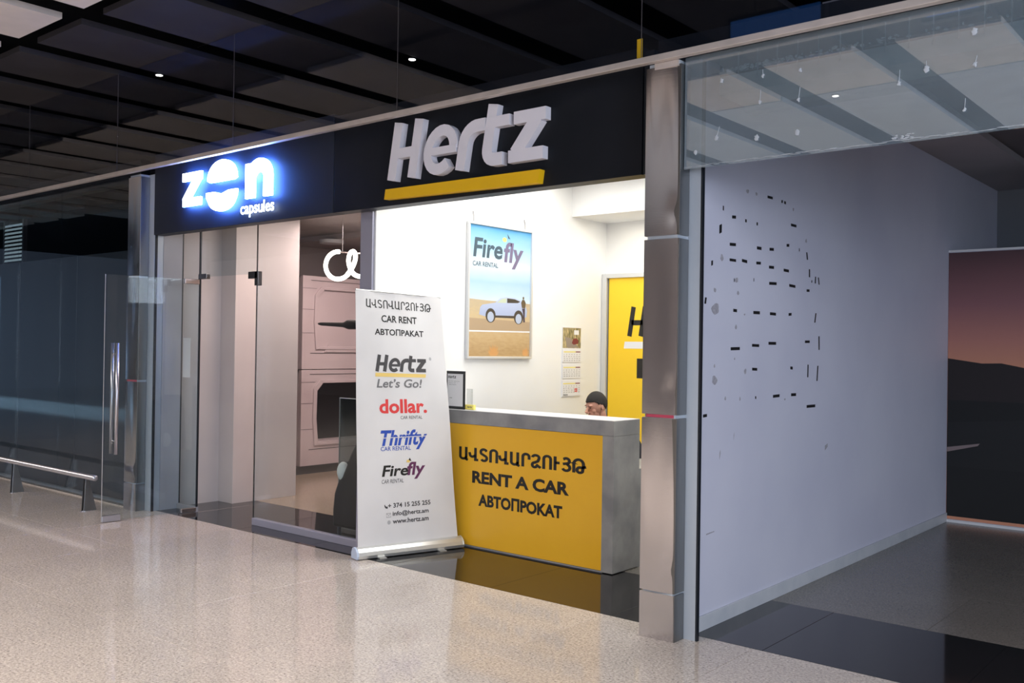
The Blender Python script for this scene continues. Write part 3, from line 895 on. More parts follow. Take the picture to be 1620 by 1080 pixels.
hb = thing('sign_board', (-4.5, 4.9, 2.70), 'black fascia sign with raised white car rental name over a yellow bar', 'sign')
MB().box(-5.935, 4.85, 2.70, -3.075, 4.97, 3.465).build('board', 'black_paint', hb, bevel=0.002)
MB().box(-3.07, 4.86, 2.70, -3.0, 4.97, 3.44).build('board_end_return', 'seal', hb)
HX0, HSC, HZ0 = -5.264, 0.4124, 2.8735
for key in 'Hertz':
    mb = MB()
    for kk, q in enumerate(hertz_poly(key)):
        mb.prism([(HX0 + a * HSC, HZ0 + b * 0.419) for a, b in q], f, 0.0, 0.055 + 0.0002 * kk)
    mb.build('raised_letter', 'white_letter', hb)
MB().prism([(-5.288, 2.740), (-3.826, 2.718), (-3.812, 2.806), (-5.275, 2.814)], f, 0.0, 0.055).build('yellow_bar', 'letter_yellow', hb)
# yellow barricade sticker above the board end
st = MB().box(-3.035, 4.72, 3.35, -3.0, 4.725, 3.47).build('warning_sticker', 'letter_yellow', hb)

# ================================================================== RIGHT TRANSOM
tr = struct('window_40', (-2.65, 4.75, 2.675))
MB().box(-2.725, 4.746, 2.676, 1.6, 4.756, 3.31).build('glass_pane', 'glass_film', tr)
RES = [(-2.495, 3.142), (-2.252, 3.127), (-2.043, 3.12), (-2.268, 2.988), (-2.052, 2.967), (-2.056, 2.797), (-1.541, 2.967), (-1.413, 3.014), (-1.198, 2.998), (-1.241, 2.794), (-1.201, 3.152), (-2.653, 2.764), (-2.523, 2.83), (-2.284, 2.799)]
for x, z in RES:
    r = random.uniform(0.010, 0.018)
    mb = MB().ball((x, 4.744, z), (r * 0.75, 0.003, r), 2, lambda p: p + Vector((math.sin(p.z * 400) * 0.003, 0, math.sin(p.x * 500) * 0.003)))
    if random.random() < 0.6:
        mb.tube([(x, 4.745, z), (x + random.uniform(-0.006, 0.02), 4.745, z + random.uniform(0.03, 0.07))], 0.0014, 5)
    mb.build('glue_blob', 'glue', tr)
# jagged dried glue line along the lower edge and a chip
mb = MB()
for k in range(90):
    x = -2.70 + k * 0.03 + random.uniform(-0.01, 0.01)
    s = random.uniform(0.002, 0.006)
    mb.ball((x, 4.744, 2.688 + random.uniform(-0.004, 0.004)), (random.uniform(0.018, 0.040), 0.0012, s * 0.35), 1)
for k in range(26):
    mb.ball((-1.52 + random.uniform(-0.05, 0.05), 4.744, 2.703 + random.uniform(-0.010, 0.012)), (0.008, 0.002, 0.003), 1)
o = mb.build('dried_glue_line', 'glue', tr); o['kind'] = 'stuff'
# header structure behind the transom: metal angle, plaster bulkhead, hangers
hd = struct('trim_13', (-2.6, 5.0, 3.1))
MB().box(-2.63, 4.97, 3.13, 4.0, 5.30, 3.235).build('plaster_bulkhead', 'bulk', hd)
MB().box(-2.63, 4.955, 3.243, 4.0, 4.970, 3.250).build('metal_angle', 'chrome', hd)
MB().box(-2.63, 5.30, 3.10, 4.0, 5.42, 3.53).build('header_beam', 'dim_wall', hd)
MB().box(-2.63, 4.98, 3.236, 4.0, 5.29, 3.36).build('dark_gap', 'void', hd)
for k in range(40):
    x = -2.49 + k * 0.117
    MB().tube([(x, 4.93, 3.345), (x, 4.93, 3.215), (x - 0.006, 4.93, 3.19)], [0.0035, 0.0035, 0.007], 6).build('hanger_rod', 'lightgrey_ink', hd)
mb = MB()
for k in range(150):
    x = -2.62 + abs(random.gauss(0, 0.55))
    mb.ball((x, 4.95 + random.uniform(-0.01, 0.01), 3.256 + random.uniform(-0.006, 0.016)), (random.uniform(0.004, 0.016), 0.006, random.uniform(0.003, 0.010)), 1)
o = mb.build('chipped_plaster_edge', 'plaster', hd); o['kind'] = 'stuff'

# ================================================================== HANDRAIL
hr = thing('handrail', (-9.2, 4.5, 0), 'low steel bumper rail on flared legs in front of the dark panels', 'railing')
MB().tube([(-20, 4.45, 0.335), (-8.95, 4.45, 0.335)], 0.028, 16).build('top_tube', 'handrail', hr, smooth=True)
for x in (-9.12, -10.75, -12.4, -14.0, -15.7):
    mb = MB().prism([(4.43, 0.31), (4.47, 0.31), (4.545, 0.0), (4.415, 0.0)], lambda a, b, c: (c, a, b), x - 0.028, x - 0.020)
    mb.tube([(x + 0.0, 4.44, 0.31), (x, 4.425, 0.004)], 0.007, 8)
    mb.prism([(4.43, 0.31), (4.47, 0.31), (4.55, 0.0), (4.42, 0.0)], lambda a, b, c: (c, a, b), x - 0.0, x + 0.006)
    lg = mb.build('leg', 'steel_side', hr)
    MB().disc((x, 4.42, 0), 0.022, 0.006, 14).build('foot_plate', 'chrome', lg)

# ================================================================== COUNTER
ct = thing('reception_counter', (-4.75, 5.98, 0), 'grey concrete look reception counter with yellow rent a car front', 'counter')
CF = 5.81
MB().box(-5.60, CF, 1.012, -3.888, 6.16, 1.122).build('counter_top', 'concrete', ct, bevel=0.002)
MB().box(-3.988, CF, 0.006, -3.888, 6.16, 1.011).build('end_panel', 'concrete', ct, bevel=0.002)
MB().box(-5.60, CF + 0.02, 0.0, -3.99, 6.12, 1.01).build('counter_body', 'zen_grey', ct)
yp = MB().box(-5.60, CF + 0.004, 0.016, -3.989, CF + 0.02, 1.010).build('yellow_front_panel', 'yellow', ct)
MB().box(-5.60, CF - 0.001, 1.122, -3.889, 6.16, 1.126).build('pale_top_sheet', 'white_trim', ct)
MB().box(-4.35, 6.16, 0.0, -3.895, 6.75, 0.745).build('return_desk', 'concrete', ct)
fc = lambda u, v, w: (u, CF + 0.004 - w, v)
mb = MB()
armenian(mb, fc, -5.435, -4.135, 0.715, 0.822, 0.001, sw=0.185)
o = mb.build('armenian_lettering', 'black_ink', yp)
mb = MB(); text(mb, 'RENT A CAR', fc, -5.285, -4.290, 0.532, 0.634, 0.001, 0.042); mb.build('latin_lettering', 'black_ink', yp)
mb = MB(); text(mb, 'ABTO\u041fPOKAT', fc, -5.212, -4.352, 0.350, 0.453, 0.001, 0.042); mb.build('cyrillic_lettering', 'black_ink', yp)

# things on the counter
tf = thing('tabletop_sign', (-5.52, 5.85, 1.126), 'black framed price sign standing on the counter beside the banner', 'sign')
MB().box(-5.625, 5.845, 1.126, -5.415, 5.857, 1.150).box(-5.625, 5.845, 1.423, -5.415, 5.857, 1.447).box(-5.435, 5.845, 1.150, -5.415, 5.857, 1.423).box(-5.625, 5.845, 1.150, -5.617, 5.857, 1.423).build('frame', 'tablet', tf, bevel=0.002)
sh = MB().box(-5.617, 5.849, 1.150, -5.435, 5.856, 1.423).build('printed_sheet', 'paper', tf)
fs_ = lambda u, v, w: (u, 5.849 - w, v)
mb = MB()
hertz_flat(mb, fs_, -5.612, -5.515, 1.385, 1.408, 0.0006)
mb.build('logo_lettering', 'grey_ink', sh)
for k, (tx_, a, b, z) in enumerate((('To the operator', -5.605, -5.475, 1.356), ('please ask  +', -5.600, -5.500, 1.342), ('the form', -5.597, -5.515, 1.328), ('www', -5.590, -5.560, 1.215))):
    mb = MB()
    text(mb, tx_, fs_, a, b, z, z + 0.008, 0.0006)
    mb.build('text_line', 'grey_ink', sh)
ch = thing('card_holder', (-5.47, 5.93, 1.126), 'clear acrylic holder with small yellow business cards on the counter', 'card holder')
MB().box(-5.440, 5.90, 1.126, -5.375, 5.905, 1.30).build('upright_sheet', 'acrylic', ch)
MB().box(-5.440, 5.86, 1.126, -5.320, 5.90, 1.128).build('tray', 'acrylic', ch)
MB().box(-5.425, 5.865, 1.128, -5.330, 5.893, 1.168).build('card_stack', 'card', ch)
mb = MB(); hertz_flat(mb, lambda u, v, w: (u, 5.865 - w, v), -5.400, -5.345, 1.142, 1.156, 0.0006); mb.build('card_lettering', 'grey_ink', ch)

# ================================================================== BANNER
BA, BB = Vector((-5.616, 4.878, .08)), Vector((-5.365, 5.735, .08))
BTL, BTR = Vector((-5.602, 4.80, 2.083)), Vector((-5.491, 5.62, 2.058))
bn = (BB - BA).cross(BTL - BA).normalized()
if bn.x < 0: bn = -bn
def fb(u, v, w):
    p = (BA * (1 - u) + BB * u) * (1 - v) + (BTL * (1 - u) + BTR * u) * v
    bulge = 0.006 * math.sin(v * 9) * math.sin(u * 4 + 0.6) + (0.010 * max(0, (v - 0.9)) * 10 * math.sin(u * 16))
    return p + bn * (bulge + w)
bt = thing('rollup_banner', (-5.5, 5.3, 0), 'tall white roll-up banner with four car rental logos standing in front of the counter', 'banner')
mb = MB()
NU, NV = 24, 60
for s, w in ((0, 0.0), (1, -0.0015)):
    base = len(mb.v)
    for j in range(NV + 1):
        for i in range(NU + 1):
            mb.v.append(tuple(fb(i / NU, j / NV, w)))
    for j in range(NV):
        for i in range(NU):
            a = base + j * (NU + 1) + i
            q = (a, a + 1, a + NU + 2, a + NU + 1)
            mb.f.append(q if s == 0 else q[::-1]); mb.mi.append(0)
sheet = mb.build('printed_sheet', 'banner', bt, smooth=True)
e = (BB - BA).normalized()
en = Vector((e.y, -e.x, 0))
def cas(s, z, o):
    b = Vector((BA.x, BA.y, 0)) + e * s
    return b + Vector((0, 0, z)) + en * o
prof = [(0.050, 0.006), (0.060, 0.030), (0.052, 0.058), (0.028, 0.082), (0.0, 0.094), (-0.03, 0.086), (-0.05, 0.05), (-0.05, 0.006)]
BLn = (BB - BA).length
MB().prism(prof, lambda a, b, c: cas(c, b, a), -0.015, BLn + 0.02).build('cassette_base', 'cassette', bt, bevel=0.002)
for s0, s1 in ((-0.033, -0.015), (BLn + 0.02, BLn + 0.032)):
    MB().prism([(a * 1.03, b * 1.03) for a, b in prof], lambda a, b, c: cas(c, b, a), s0, s1).build('end_cap', 'cassette_cap' if s0 < 0 else 'cassette', bt, bevel=0.003)
for s in (0.18, BLn - 0.18):
    MB().prism([(-0.09, 0.0), (0.085, 0.0), (0.085, 0.006), (-0.09, 0.006)], lambda a, b, c: cas(c, b, a), s - 0.03, s + 0.03).build('foot', 'cassette', bt)
MB().tube([fb(0, 0.999, 0), fb(0.5, 0.999, 0), fb(1, 0.999, 0)], 0.006, 8).build('top_clip_rail', 'cassette', bt)
MB().tube([fb(0.5, 0.02, -0.03), fb(0.5, 0.99, -0.03)], 0.008, 8).build('support_pole', 'cassette', bt)
WB = 0.0012
mb = MB(); armenian(mb, fb, 0.108, 0.868, 0.934, 0.967, WB, sw=0.125); mb.build('armenian_lettering', 'black_ink', sheet)
mb = MB(); text(mb, 'CAR RENT', fb, 0.278, 0.688, 0.880, 0.908, WB, 0.022); mb.build('latin_lettering', 'black_ink', sheet)
mb = MB(); text(mb, 'ABTO\u041fPAKAT', fb, 0.201, 0.762, 0.829, 0.855, WB, 0.022); mb.build('cyrillic_lettering', 'black_ink', sheet)
mb = MB(); hertz_flat(mb, fb, 0.201, 0.790, 0.686, 0.752, WB); mb.build('dark_logo_lettering', 'grey_ink', sheet)
mb = MB(); mb.flat([(0.201, 0.666), (0.757, 0.664), (0.762, 0.678), (0.203, 0.681)], fb, WB); mb.build('yellow_logo_bar', 'gold_ink', sheet)
mb = MB(); text(mb, 'Let’s Go!', fb, 0.214, 0.712, 0.622, 0.657, WB, 0.022, 0.18); mb.build('slogan_lettering', 'slogan_ink', sheet)
mb = MB(); text(mb, 'dollar.', fb, 0.239, 0.750, 0.520, 0.577, WB, 0.030); mb.build('red_logo_lettering', 'red_ink', sheet)
mb = MB(); text(mb, 'CAR RENTAL', fb, 0.460, 0.695, 0.497, 0.510, WB); mb.build('small_lettering', 'grey_ink', sheet)
mb = MB(); text(mb, 'Thrifty', fb, 0.243, 0.738, 0.374, 0.455, WB, 0.030, 0.28); mb.build('blue_logo_lettering', 'blue_ink', sheet)
mb = MB(); mb.flat([(0.25, 0.4225), (0.74, 0.4255), (0.74, 0.4285), (0.25, 0.4255)], fb, WB * 1.8); mb.build('logo_split_line', 'banner', sheet)
mb = MB(); text(mb, 'CAR RENTAL', fb, 0.241, 0.555, 0.373, 0.390, WB, 0.008); mb.build('small_blue_lettering', 'blue_ink', sheet)
mb = MB(); text(mb, 'Fire', fb, 0.243, 0.515, 0.272, 0.316, WB, 0.026, 0.18); mb.build('logo_lettering', 'black_ink', sheet)
mb = MB(); text(mb, 'fly', fb, 0.505, 0.700, 0.256, 0.325, WB, 0.026, 0.18); mb.build('plum_logo_lettering', 'plum_ink', sheet)
mb = MB(); mb.flat([(0.525, 0.333), (0.555, 0.327), (0.54, 0.342)], fb, WB); mb.build('logo_wing', 'black_ink', sheet)
mb = MB(); mb.flat([(0.50, 0.325), (0.535, 0.322), (0.545, 0.334), (0.51, 0.334)], fb, WB * 0.8); mb.build('logo_light', 'gold_ink', sheet)
mb = MB(); text(mb, 'CAR RENTAL', fb, 0.239, 0.463, 0.245, 0.261, WB, 0, 0.15); mb.build('small_lettering', 'grey_ink', sheet)
mb = MB(); text(mb, '+ 374 15 255 255', fb, 0.295, 0.736, 0.147, 0.166, WB, 0.026); mb.build('phone_lettering', 'grey_ink', sheet)
mb = MB()
for q in ribbon(arc(0.285, 0.160, 0.022, 0.010, 170, 290, 6), 0.008): mb.flat(q, fb, WB)
mb.build('phone_symbol', 'grey_ink', sheet)
mb = MB(); text(mb, 'info@hertz.am', fb, 0.340, 0.712, 0.111, 0.134, WB, 0.026); mb.build('mail_lettering', 'grey_ink', sheet)
mb = MB()
for q in ribbon([(0.277, 0.112), (0.322, 0.112), (0.322, 0.127), (0.277, 0.127)], 0.003, True) + ribbon([(0.277, 0.127), (0.30, 0.118), (0.322, 0.127)], 0.003): mb.flat(q, fb, WB)
mb.build('envelope_symbol', 'lightgrey_ink', sheet)
mb = MB(); text(mb, 'www.hertz.am', fb, 0.338, 0.708, 0.084, 0.103, WB, 0.026); mb.build('web_lettering', 'grey_ink', sheet)
mb = MB(); mb.flat(arc(0.302, 0.091, 0.017, 0.0085, 0, 345, 15), fb, WB); mb.build('globe_symbol', 'lightgrey_ink', sheet)
mb = MB(); mb.flat(arc(0.822, 0.741, 0.014, 0.007, 0, 345, 15), fb, WB); mb.build('registered_mark', 'lightgrey_ink', sheet)

# ================================================================== POSTER
PY0, PY1, PZ0, PZ1, PX = 6.09, 6.99, 1.548, 2.755, -5.65
ps = thing('framed_poster', (PX + 0.01, 6.54, 1.55), 'framed car rental poster with a silver car in a desert hung on the white wall', 'poster')
mb = MB()
for b in ((PY0, PZ0, PY1, PZ0 + 0.022), (PY0, PZ1 - 0.022, PY1, PZ1), (PY0, PZ0 + 0.022, PY0 + 0.022, PZ1 - 0.022), (PY1 - 0.022, PZ0 + 0.022, PY1, PZ1 - 0.022)):
    mb.box(PX + 0.004, b[0], b[1], PX + 0.034, b[2], b[3])
mb.build('frame', 'alu', ps, bevel=0.003)
MT['sky_print'] = gradient_z('poster_sky', [(0, S(200, 218, 230)), (0.25, S(164, 196, 222)), (0.5, S(204, 220, 232)), (0.62, S(180, 210, 232)), (1, S(84, 160, 212))], 2.07, 2.73)
MT['sand_print'] = gradient_z('poster_sand', [(0, S(176, 144, 98)), (0.3, S(192, 162, 118)), (0.7, S(200, 178, 138)), (1, S(188, 170, 140))], 1.57, 2.07, nscale=14, namp=0.3)
MT['road_print'] = principled('poster_road', S(176, 152, 122), 0.6)
MT['car_print'] = gradient_z('poster_car', [(0, S(156, 166, 198)), (1, S(182, 194, 220))], 1.84, 2.10, namp=0.02)
MT['dark_print'] = principled('poster_dark', S(66, 58, 48), 0.6)
MT['glassy_print'] = principled('poster_window', S(190, 200, 176), 0.6)
MT['rim_print'] = principled('poster_rim', S(176, 186, 206), 0.6)
MT['shirt_print'] = principled('poster_shirt', S(96, 80, 54), 0.6)
MT['jeans_print'] = principled('poster_jeans', S(64, 52, 66), 0.6)
MT['bush_print'] = principled('poster_bush', S(206, 152, 92), 0.6)
pw, ph_ = PY1 - PY0 - 0.044, PZ1 - PZ0 - 0.044
fp = lambda u, v, w: (PX + 0.018 + w, PY0 + 0.022 + u * pw, PZ0 + 0.022 + v * ph_)
pr = MB().box(PX + 0.004, PY0 + 0.02, PZ0 + 0.02, PX + 0.0178, PY1 - 0.02, PZ1 - 0.02).build('picture_sky', 'sky_print', ps)
MB().flat([(0, 0), (1, 0), (1, 0.425), (0.6, 0.428), (0.3, 0.430), (0, 0.437)], fp, 0.0003).build('picture_desert', 'sand_print', ps)
MB().flat([(0, 0.20), (1, 0.205), (1, 0.278), (0.5, 0.285), (0, 0.292)], fp, 0.0006).build('picture_road', 'road_print', ps)
MB().flat([(0, 0.187), (1, 0.193), (1, 0.203), (0, 0.198)], fp, 0.0009).build('picture_road_line', 'paper', ps)
mb = MB()
for cx, rx, hh in ((0.40, 0.10, 0.09), (0.93, 0.06, 0.07)):
    for k in range(26):
        a_ = PI * (k + 0.5) / 26
        q_ = hh * random.uniform(0.75, 1.15)
        mb.flat([(cx - 0.012 + 0.3 * rx * math.cos(a_), 0.005), (cx + 0.012 + 0.3 * rx * math.cos(a_), 0.005), (cx + rx * math.cos(a_), 0.005 + q_ * math.sin(a_) ** 0.6)], fp, 0.0006 + 0.00001 * k)
mb.build('picture_bush', 'bush_print', ps)
car = [(0.165, 0.320), (0.18, 0.375), (0.21, 0.395), (0.42, 0.418), (0.50, 0.455), (0.60, 0.466), (0.74, 0.463), (0.86, 0.444), (0.93, 0.395), (0.95, 0.365), (0.94, 0.315), (0.60, 0.312), (0.25, 0.308)]
MB().flat(car, fp, 0.0009).build('picture_car_body', 'car_print', ps)
mb = MB(); mb.flat([(0.44, 0.418), (0.52, 0.449), (0.60, 0.458), (0.60, 0.421)], fp, 0.0012); mb.build('picture_car_windscreen', 'glassy_print', ps)
mb = MB()
mb.flat([(0.61, 0.421), (0.61, 0.458), (0.74, 0.454), (0.83, 0.438), (0.79, 0.426)], fp, 0.0012)
mb.flat([(0.40, 0.318), (0.75, 0.322), (0.75, 0.303), (0.40, 0.301)], fp, 0.0012)
for cx, cy in ((0.345, 0.312), (0.805, 0.308)):
    mb.flat(arc(cx, cy + 0.004, 0.080, 0.056, 0, 342, 18), fp, 0.0013)
mb.build('picture_car_dark_parts', 'dark_print', ps)
for cx, cy in ((0.345, 0.306), (0.805, 0.300)):
    MB().flat(arc(cx, cy, 0.052, 0.040, 0, 342, 18), fp, 0.0016).build('picture_wheel_rim', 'rim_print', ps)
mb = MB(); mb.flat([(0.86, 0.39), (0.845, 0.43), (0.865, 0.455), (0.90, 0.455), (0.925, 0.43), (0.915, 0.385)], fp, 0.0018); mb.flat(arc(0.883, 0.468, 0.014, 0.012, 0, 330, 11), fp, 0.0018); mb.build('picture_man_top', 'shirt_print', ps)
mb = MB(); mb.flat([(0.862, 0.385), (0.913, 0.385), (0.91, 0.31), (0.915, 0.275), (0.885, 0.275), (0.882, 0.34)], fp, 0.0018); mb.build('picture_man_legs', 'jeans_print', ps)
mb = MB(); text(mb, 'Fire', fp, 0.06, 0.525, 0.755, 0.905, 0.001, 0.026, 0.12); mb.build('slate_lettering', 'slate_ink', ps)
mb = MB(); text(mb, 'fly', fp, 0.545, 0.875, 0.690, 0.900, 0.001, 0.026, 0.12); mb.build('mauve_lettering', 'mauve_ink', ps)
mb = MB(); text(mb, 'CAR RENTAL', fp, 0.055, 0.455, 0.688, 0.724, 0.001, 0.012); mb.build('small_lettering', 'slate_ink', ps)
mb = MB(); mb.flat([(0.60, 0.965), (0.65, 0.925), (0.61, 0.930)], fp, 0.001); mb.build('logo_wing', 'slate_ink', ps)
mb = MB(); mb.flat(arc(0.555, 0.915, 0.035, 0.018, 0, 330, 11), fp, 0.0009); mb.build('logo_light', 'card', ps)
for y, k in ((6.17, 1), (6.885, 0)):
    MB().tube([(PX + 0.004, y, 2.85), (PX + 0.012, y + 0.004, 2.80), (PX + 0.016, y, 2.757)], 0.004, 6).build('hanging_hook', 'bronze', ps)

# ================================================================== CALENDAR
cy0, cy1 = 7.50, 7.812
cal = thing('wall_calendar', (PX, 7.65, 1.17), 'three-month wall calendar with a road photo header hanging right of the poster', 'calendar')
fcal = lambda u, v, w: (PX + 0.006 + w, cy0 + u * (cy1 - cy0), v)
MB().box(PX + 0.001, cy0, 1.168, PX + 0.006, cy1, 1.865).build('backing_card', 'paper', cal)
MT['forest_print'] = noisy('calendar_forest', S(84, 84, 52), S(206, 186, 140), 26, 4, 0.6, stretch=(1, 3, 0.6))
MT['calroad_print'] = principled('calendar_road', S(150, 138, 128), 0.6)
MT['redcar_print'] = principled('calendar_red_car', S(120, 50, 52), 0.6)
hdv = MB().flat([(0.02, 1.655), (0.99, 1.655), (0.99, 1.858), (0.02, 1.858)], fcal, 0.0005).build('header_photo', 'forest_print', cal)
MB().flat([(0.25, 1.66), (0.90, 1.66), (0.42, 1.755), (0.14, 1.765)], fcal, 0.001).build('photo_road', 'calroad_print', hdv)
MB().flat([(0.5, 1.705), (0.58, 1.75), (0.75, 1.755), (0.86, 1.735), (0.84, 1.70), (0.6, 1.69)], fcal, 0.0015).build('photo_car', 'redcar_print', hdv)
MB().flat([(0.62, 1.79), (0.88, 1.79), (0.88, 1.835), (0.62, 1.835)], fcal, 0.001).build('photo_label', 'paper', hdv)
for k, (z0, z1) in enumerate(((1.515, 1.645), (1.355, 1.490), (1.180, 1.330))):
    pad = MB().prism([(0.01, z0), (0.99, z0), (0.99, z1), (0.01, z1)], fcal, 0.0, 0.006).build('month_pad', 'paper', cal)
    MB().flat([(0.05, z1 - 0.032), (0.70, z1 - 0.032), (0.70, z1 - 0.022), (0.05, z1 - 0.022)], fcal, 0.0066).build('yellow_header_strip', 'card', pad)
    MB().flat([(0.70, z1 - 0.032), (0.95, z1 - 0.032), (0.95, z1 - 0.022), (0.70, z1 - 0.022)], fcal, 0.0066).build('red_header_strip', 'redcar_print', pad)
    mb = MB()
    n = 1
    for r in range(5):
        row = '  '.join('%2d' % (n + c) for c in range(7) if n + c <= 30); n += 7
        if r < 4:
            text(mb, row, fcal, 0.07, 0.93, z1 - 0.058 - r * 0.020, z1 - 0.048 - r * 0.020, 0.0066)
    mb.build('date_digits', 'grey_ink', pad)
mb = MB()
for q in ribbon([(0.66, 1.225), (0.80, 1.225), (0.80, 1.245), (0.66, 1.245)], 0.012, True): mb.flat(q, fcal, 0.0072)
mb.build('red_date_marker', 'red_ink', cal)
mb = MB(); hertz_flat(mb, fcal, 0.06, 0.30, 1.185, 1.200, 0.0068); mb.build('small_logo', 'grey_ink', cal)

# ================================================================== MURAL
MT['mural_sky'] = gradient_z('mural_sky', [(0, S(205, 140, 110)), (0.25, S(180, 120, 108)), (0.55, S(138, 92, 96)), (1, S(80, 54, 60))], 1.50, 2.65, namp=0.02)
mu = thing('wall_mural', (0.6, 9.965, 0.02), 'large sunset desert road mural covering the rear partition of the empty room', 'mural')
fm = lambda u, v, w: (u, 9.966 - w, v)
MB().box(-2.732, 9.960, 0.03, 3.99, 9.969, 2.65).build('sky_print', 'mural_sky', mu)
MB().flat([(-2.73, 0.06), (3.98, 0.06), (3.98, 1.40), (-2.73, 1.40)], fm, 0.007).build('ground_print', 'ground', mu)
MB().flat([(-1.95, 1.2), (3.98, 1.2), (3.98, 1.44), (1.0, 1.58), (-0.6, 1.52), (-1.6, 1.51), (-1.95, 1.49)], fm, 0.0075).build('far_hill_print', 'hillB', mu)
MB().flat([(-2.73, 1.2), (-0.6, 1.2), (-1.35, 1.36), (-1.75, 1.45), (-2.0, 1.52), (-2.25, 1.57), (-2.42, 1.565), (-2.73, 1.61)], fm, 0.008).build('near_hill_print', 'hillA', mu)
MB().flat([(-2.73, 0.55), (3.98, 0.55), (3.98, 1.25), (0, 1.14), (-2.1, 1.03), (-2.73, 0.98)], fm, 0.0085).build('road_print', 'road', mu)
MB().flat([(-2.73, 0.69), (-2.45, 0.765), (-2.43, 0.79), (-2.73, 0.735)], fm, 0.009).build('road_line_print', 'roadline', mu)

# ================================================================== ZEN ROOM: pods, ring light, chair ...
def fpod(u, v, w):
    return (-9.76 + w, u, v)


def ring_frame(mb, outer, inner, w0, w1):
    n = len(outer)
    for k in range(n):
        a, b = k, (k + 1) % n
        mb.prism([outer[a], outer[b], inner[b], inner[a]], fpod, w0, w1)


def pod(y0, label, zlo, zhi, upper):
    t = thing('sleeping_pod', (-10.3, y0 + 1.0, zlo), label, 'sleeping pod', 'stacked white sleeping pods')
    Ly = 2.1
    Y0, Y1 = y0 + 0.0, y0 + Ly
    a = [(Y0, zlo), (Y1, zlo), (Y1, zhi), (Y0, zhi)]
    # opening outline (8 corners)
    oz0, oz1 = zlo + 0.29, zhi - 0.17
    oy0, oy1 = Y0 + 0.255, Y1 - 0.255
    inn = [(oy0 + 0.01, oz0), (oy1 - 0.01, oz0), (oy1, oz0 + 0.30), (oy1 + 0.01, oz1 - 0.10), (oy1 - 0.08, oz1), (oy0 + 0.08, oz1), (oy0 - 0.012, oz1 - 0.10), (oy0 - 0.02, oz0 + 0.30)]
    out = [(Y0, zlo), (Y1, zlo), (Y1, oz0 + 0.30), (Y1, oz1 - 0.1), (Y1, zhi), (Y0, zhi), (Y0, oz1 - 0.1), (Y0, oz0 + 0.3)]
    mb = MB(); ring_frame(mb, out, inn, -0.05, 0.0)
    fr_ = mb.build('front_frame', 'pod', t)
    c = [(p[0] - y0 - Ly / 2, p[1]) for p in inn]
    big = [(y0 + Ly / 2 + q[0] * 1.07, (oz0 + oz1) / 2 + (q[1] - (oz0 + oz1) / 2) * 1.10) for q in c]
    mb = MB(); ring_frame(mb, big, inn, 0.0, 0.02)
    mb.build('opening_surround', 'pod', t, bevel=0.004)
    MB().box(-10.80, Y0, zlo, -9.82, Y0 + 0.03, zhi).build('end_wall', 'pod', t)
    MB().box(-10.80, Y1 - 0.03, zlo, -9.82, Y1, zhi).build('end_wall', 'pod', t)
    MB().box(-10.80, Y0, zhi - 0.03, -9.82, Y1, zhi).build('roof', 'pod', t)
    MB().box(-10.80, Y0 + 0.03, zlo, -9.82, Y1 - 0.03, zlo + 0.30).build('bed_base', 'pod', t)
    MB().box(-10.80, Y0 + 0.03, zlo + 0.30, -10.74, Y1 - 0.03, zhi - 0.03).build('rear_wall', 'pod_dark', t)
    if upper:   # closed shutter
        MB().prism(inn, fpod, -0.04, -0.015).build('closed_shutter', 'pod', t)
        MB().prism([(Y0 + 0.35, zlo + 0.22), (Y1 - 0.35, zlo + 0.22), (Y1 - 0.42, zlo + 0.32), (Y0 + 0.42, zlo + 0.32)], fpod, 0, 0.012).build('vent_strip', 'pod', t)
    else:
        MB().prism([(a_ if True else a_) for a_ in inn], fpod, -0.30, -0.28).build('dark_inner_lining', 'pod_dark', t)
        MB().box(-9.95, oy0 + 0.005, oz0 + 0.02, -9.85, oy0 + 0.06, oz0 + 0.10).build('control_box', 'pod_grey', t)
    for z in (zlo + 0.20, zhi - 0.06):
        MB().box(-9.762, Y0 + 0.13, z, -9.757, Y1 - 0.13, z + 0.008).build('groove_line', 'pod_grey', t)
    for z in (zhi - 0.16, zhi - 0.43, zlo + 0.46):
        MB().box(-9.762, Y0, z, -9.758, Y0 + 0.22, z + 0.005).build('panel_seam', 'pod_grey', t)
    return t


pod(7.50, 'lower white sleeping pod with dark open hatch by the floor', 0.11, 1.33, False)
pod(7.50, 'upper closed white sleeping pod stacked below the dark ceiling', 1.34, 2.53, True)
pl = MB().box(-10.8, 7.46, 0, -9.80, 9.62, 0.108).build('pod_plinth', 'pod_grey')
tag(pl, 'dark plinth under the lower sleeping pod', 'plinth')

# coiled neon ring lamp (y about 7)
nl = thing('coil_lamp', (-8.4, 7.0, 3.1), 'glowing white coiled tube lamp hanging inside the capsule room', 'lamp')
pts = []
cx, cz = -8.50, 2.56
for k in range(20):
    a = math.radians(80 + k * 12.5)
    pts.append((cx + 0.215 * math.cos(a), 7.0 + 0.002 * k, cz + 0.155 * math.sin(a)))
pts += [(-8.33, 7.013, 2.445), (-8.25, 7.015, 2.52), (-8.205, 7.018, 2.60), (-8.20, 7.020, 2.66), (-8.225, 7.021, 2.70), (-8.265, 7.022, 2.705), (-8.305, 7.022, 2.67), (-8.32, 7.022, 2.60), (-8.29, 7.022, 2.52), (-8.23, 7.020, 2.455), (-8.15, 7.018, 2.425), (-8.05, 7.013, 2.42), (-7.94, 7.008, 2.46), (-7.87, 7.005, 2.55), (-7.90, 7.003, 2.64), (-7.98, 7.0, 2.70)]
sm = []
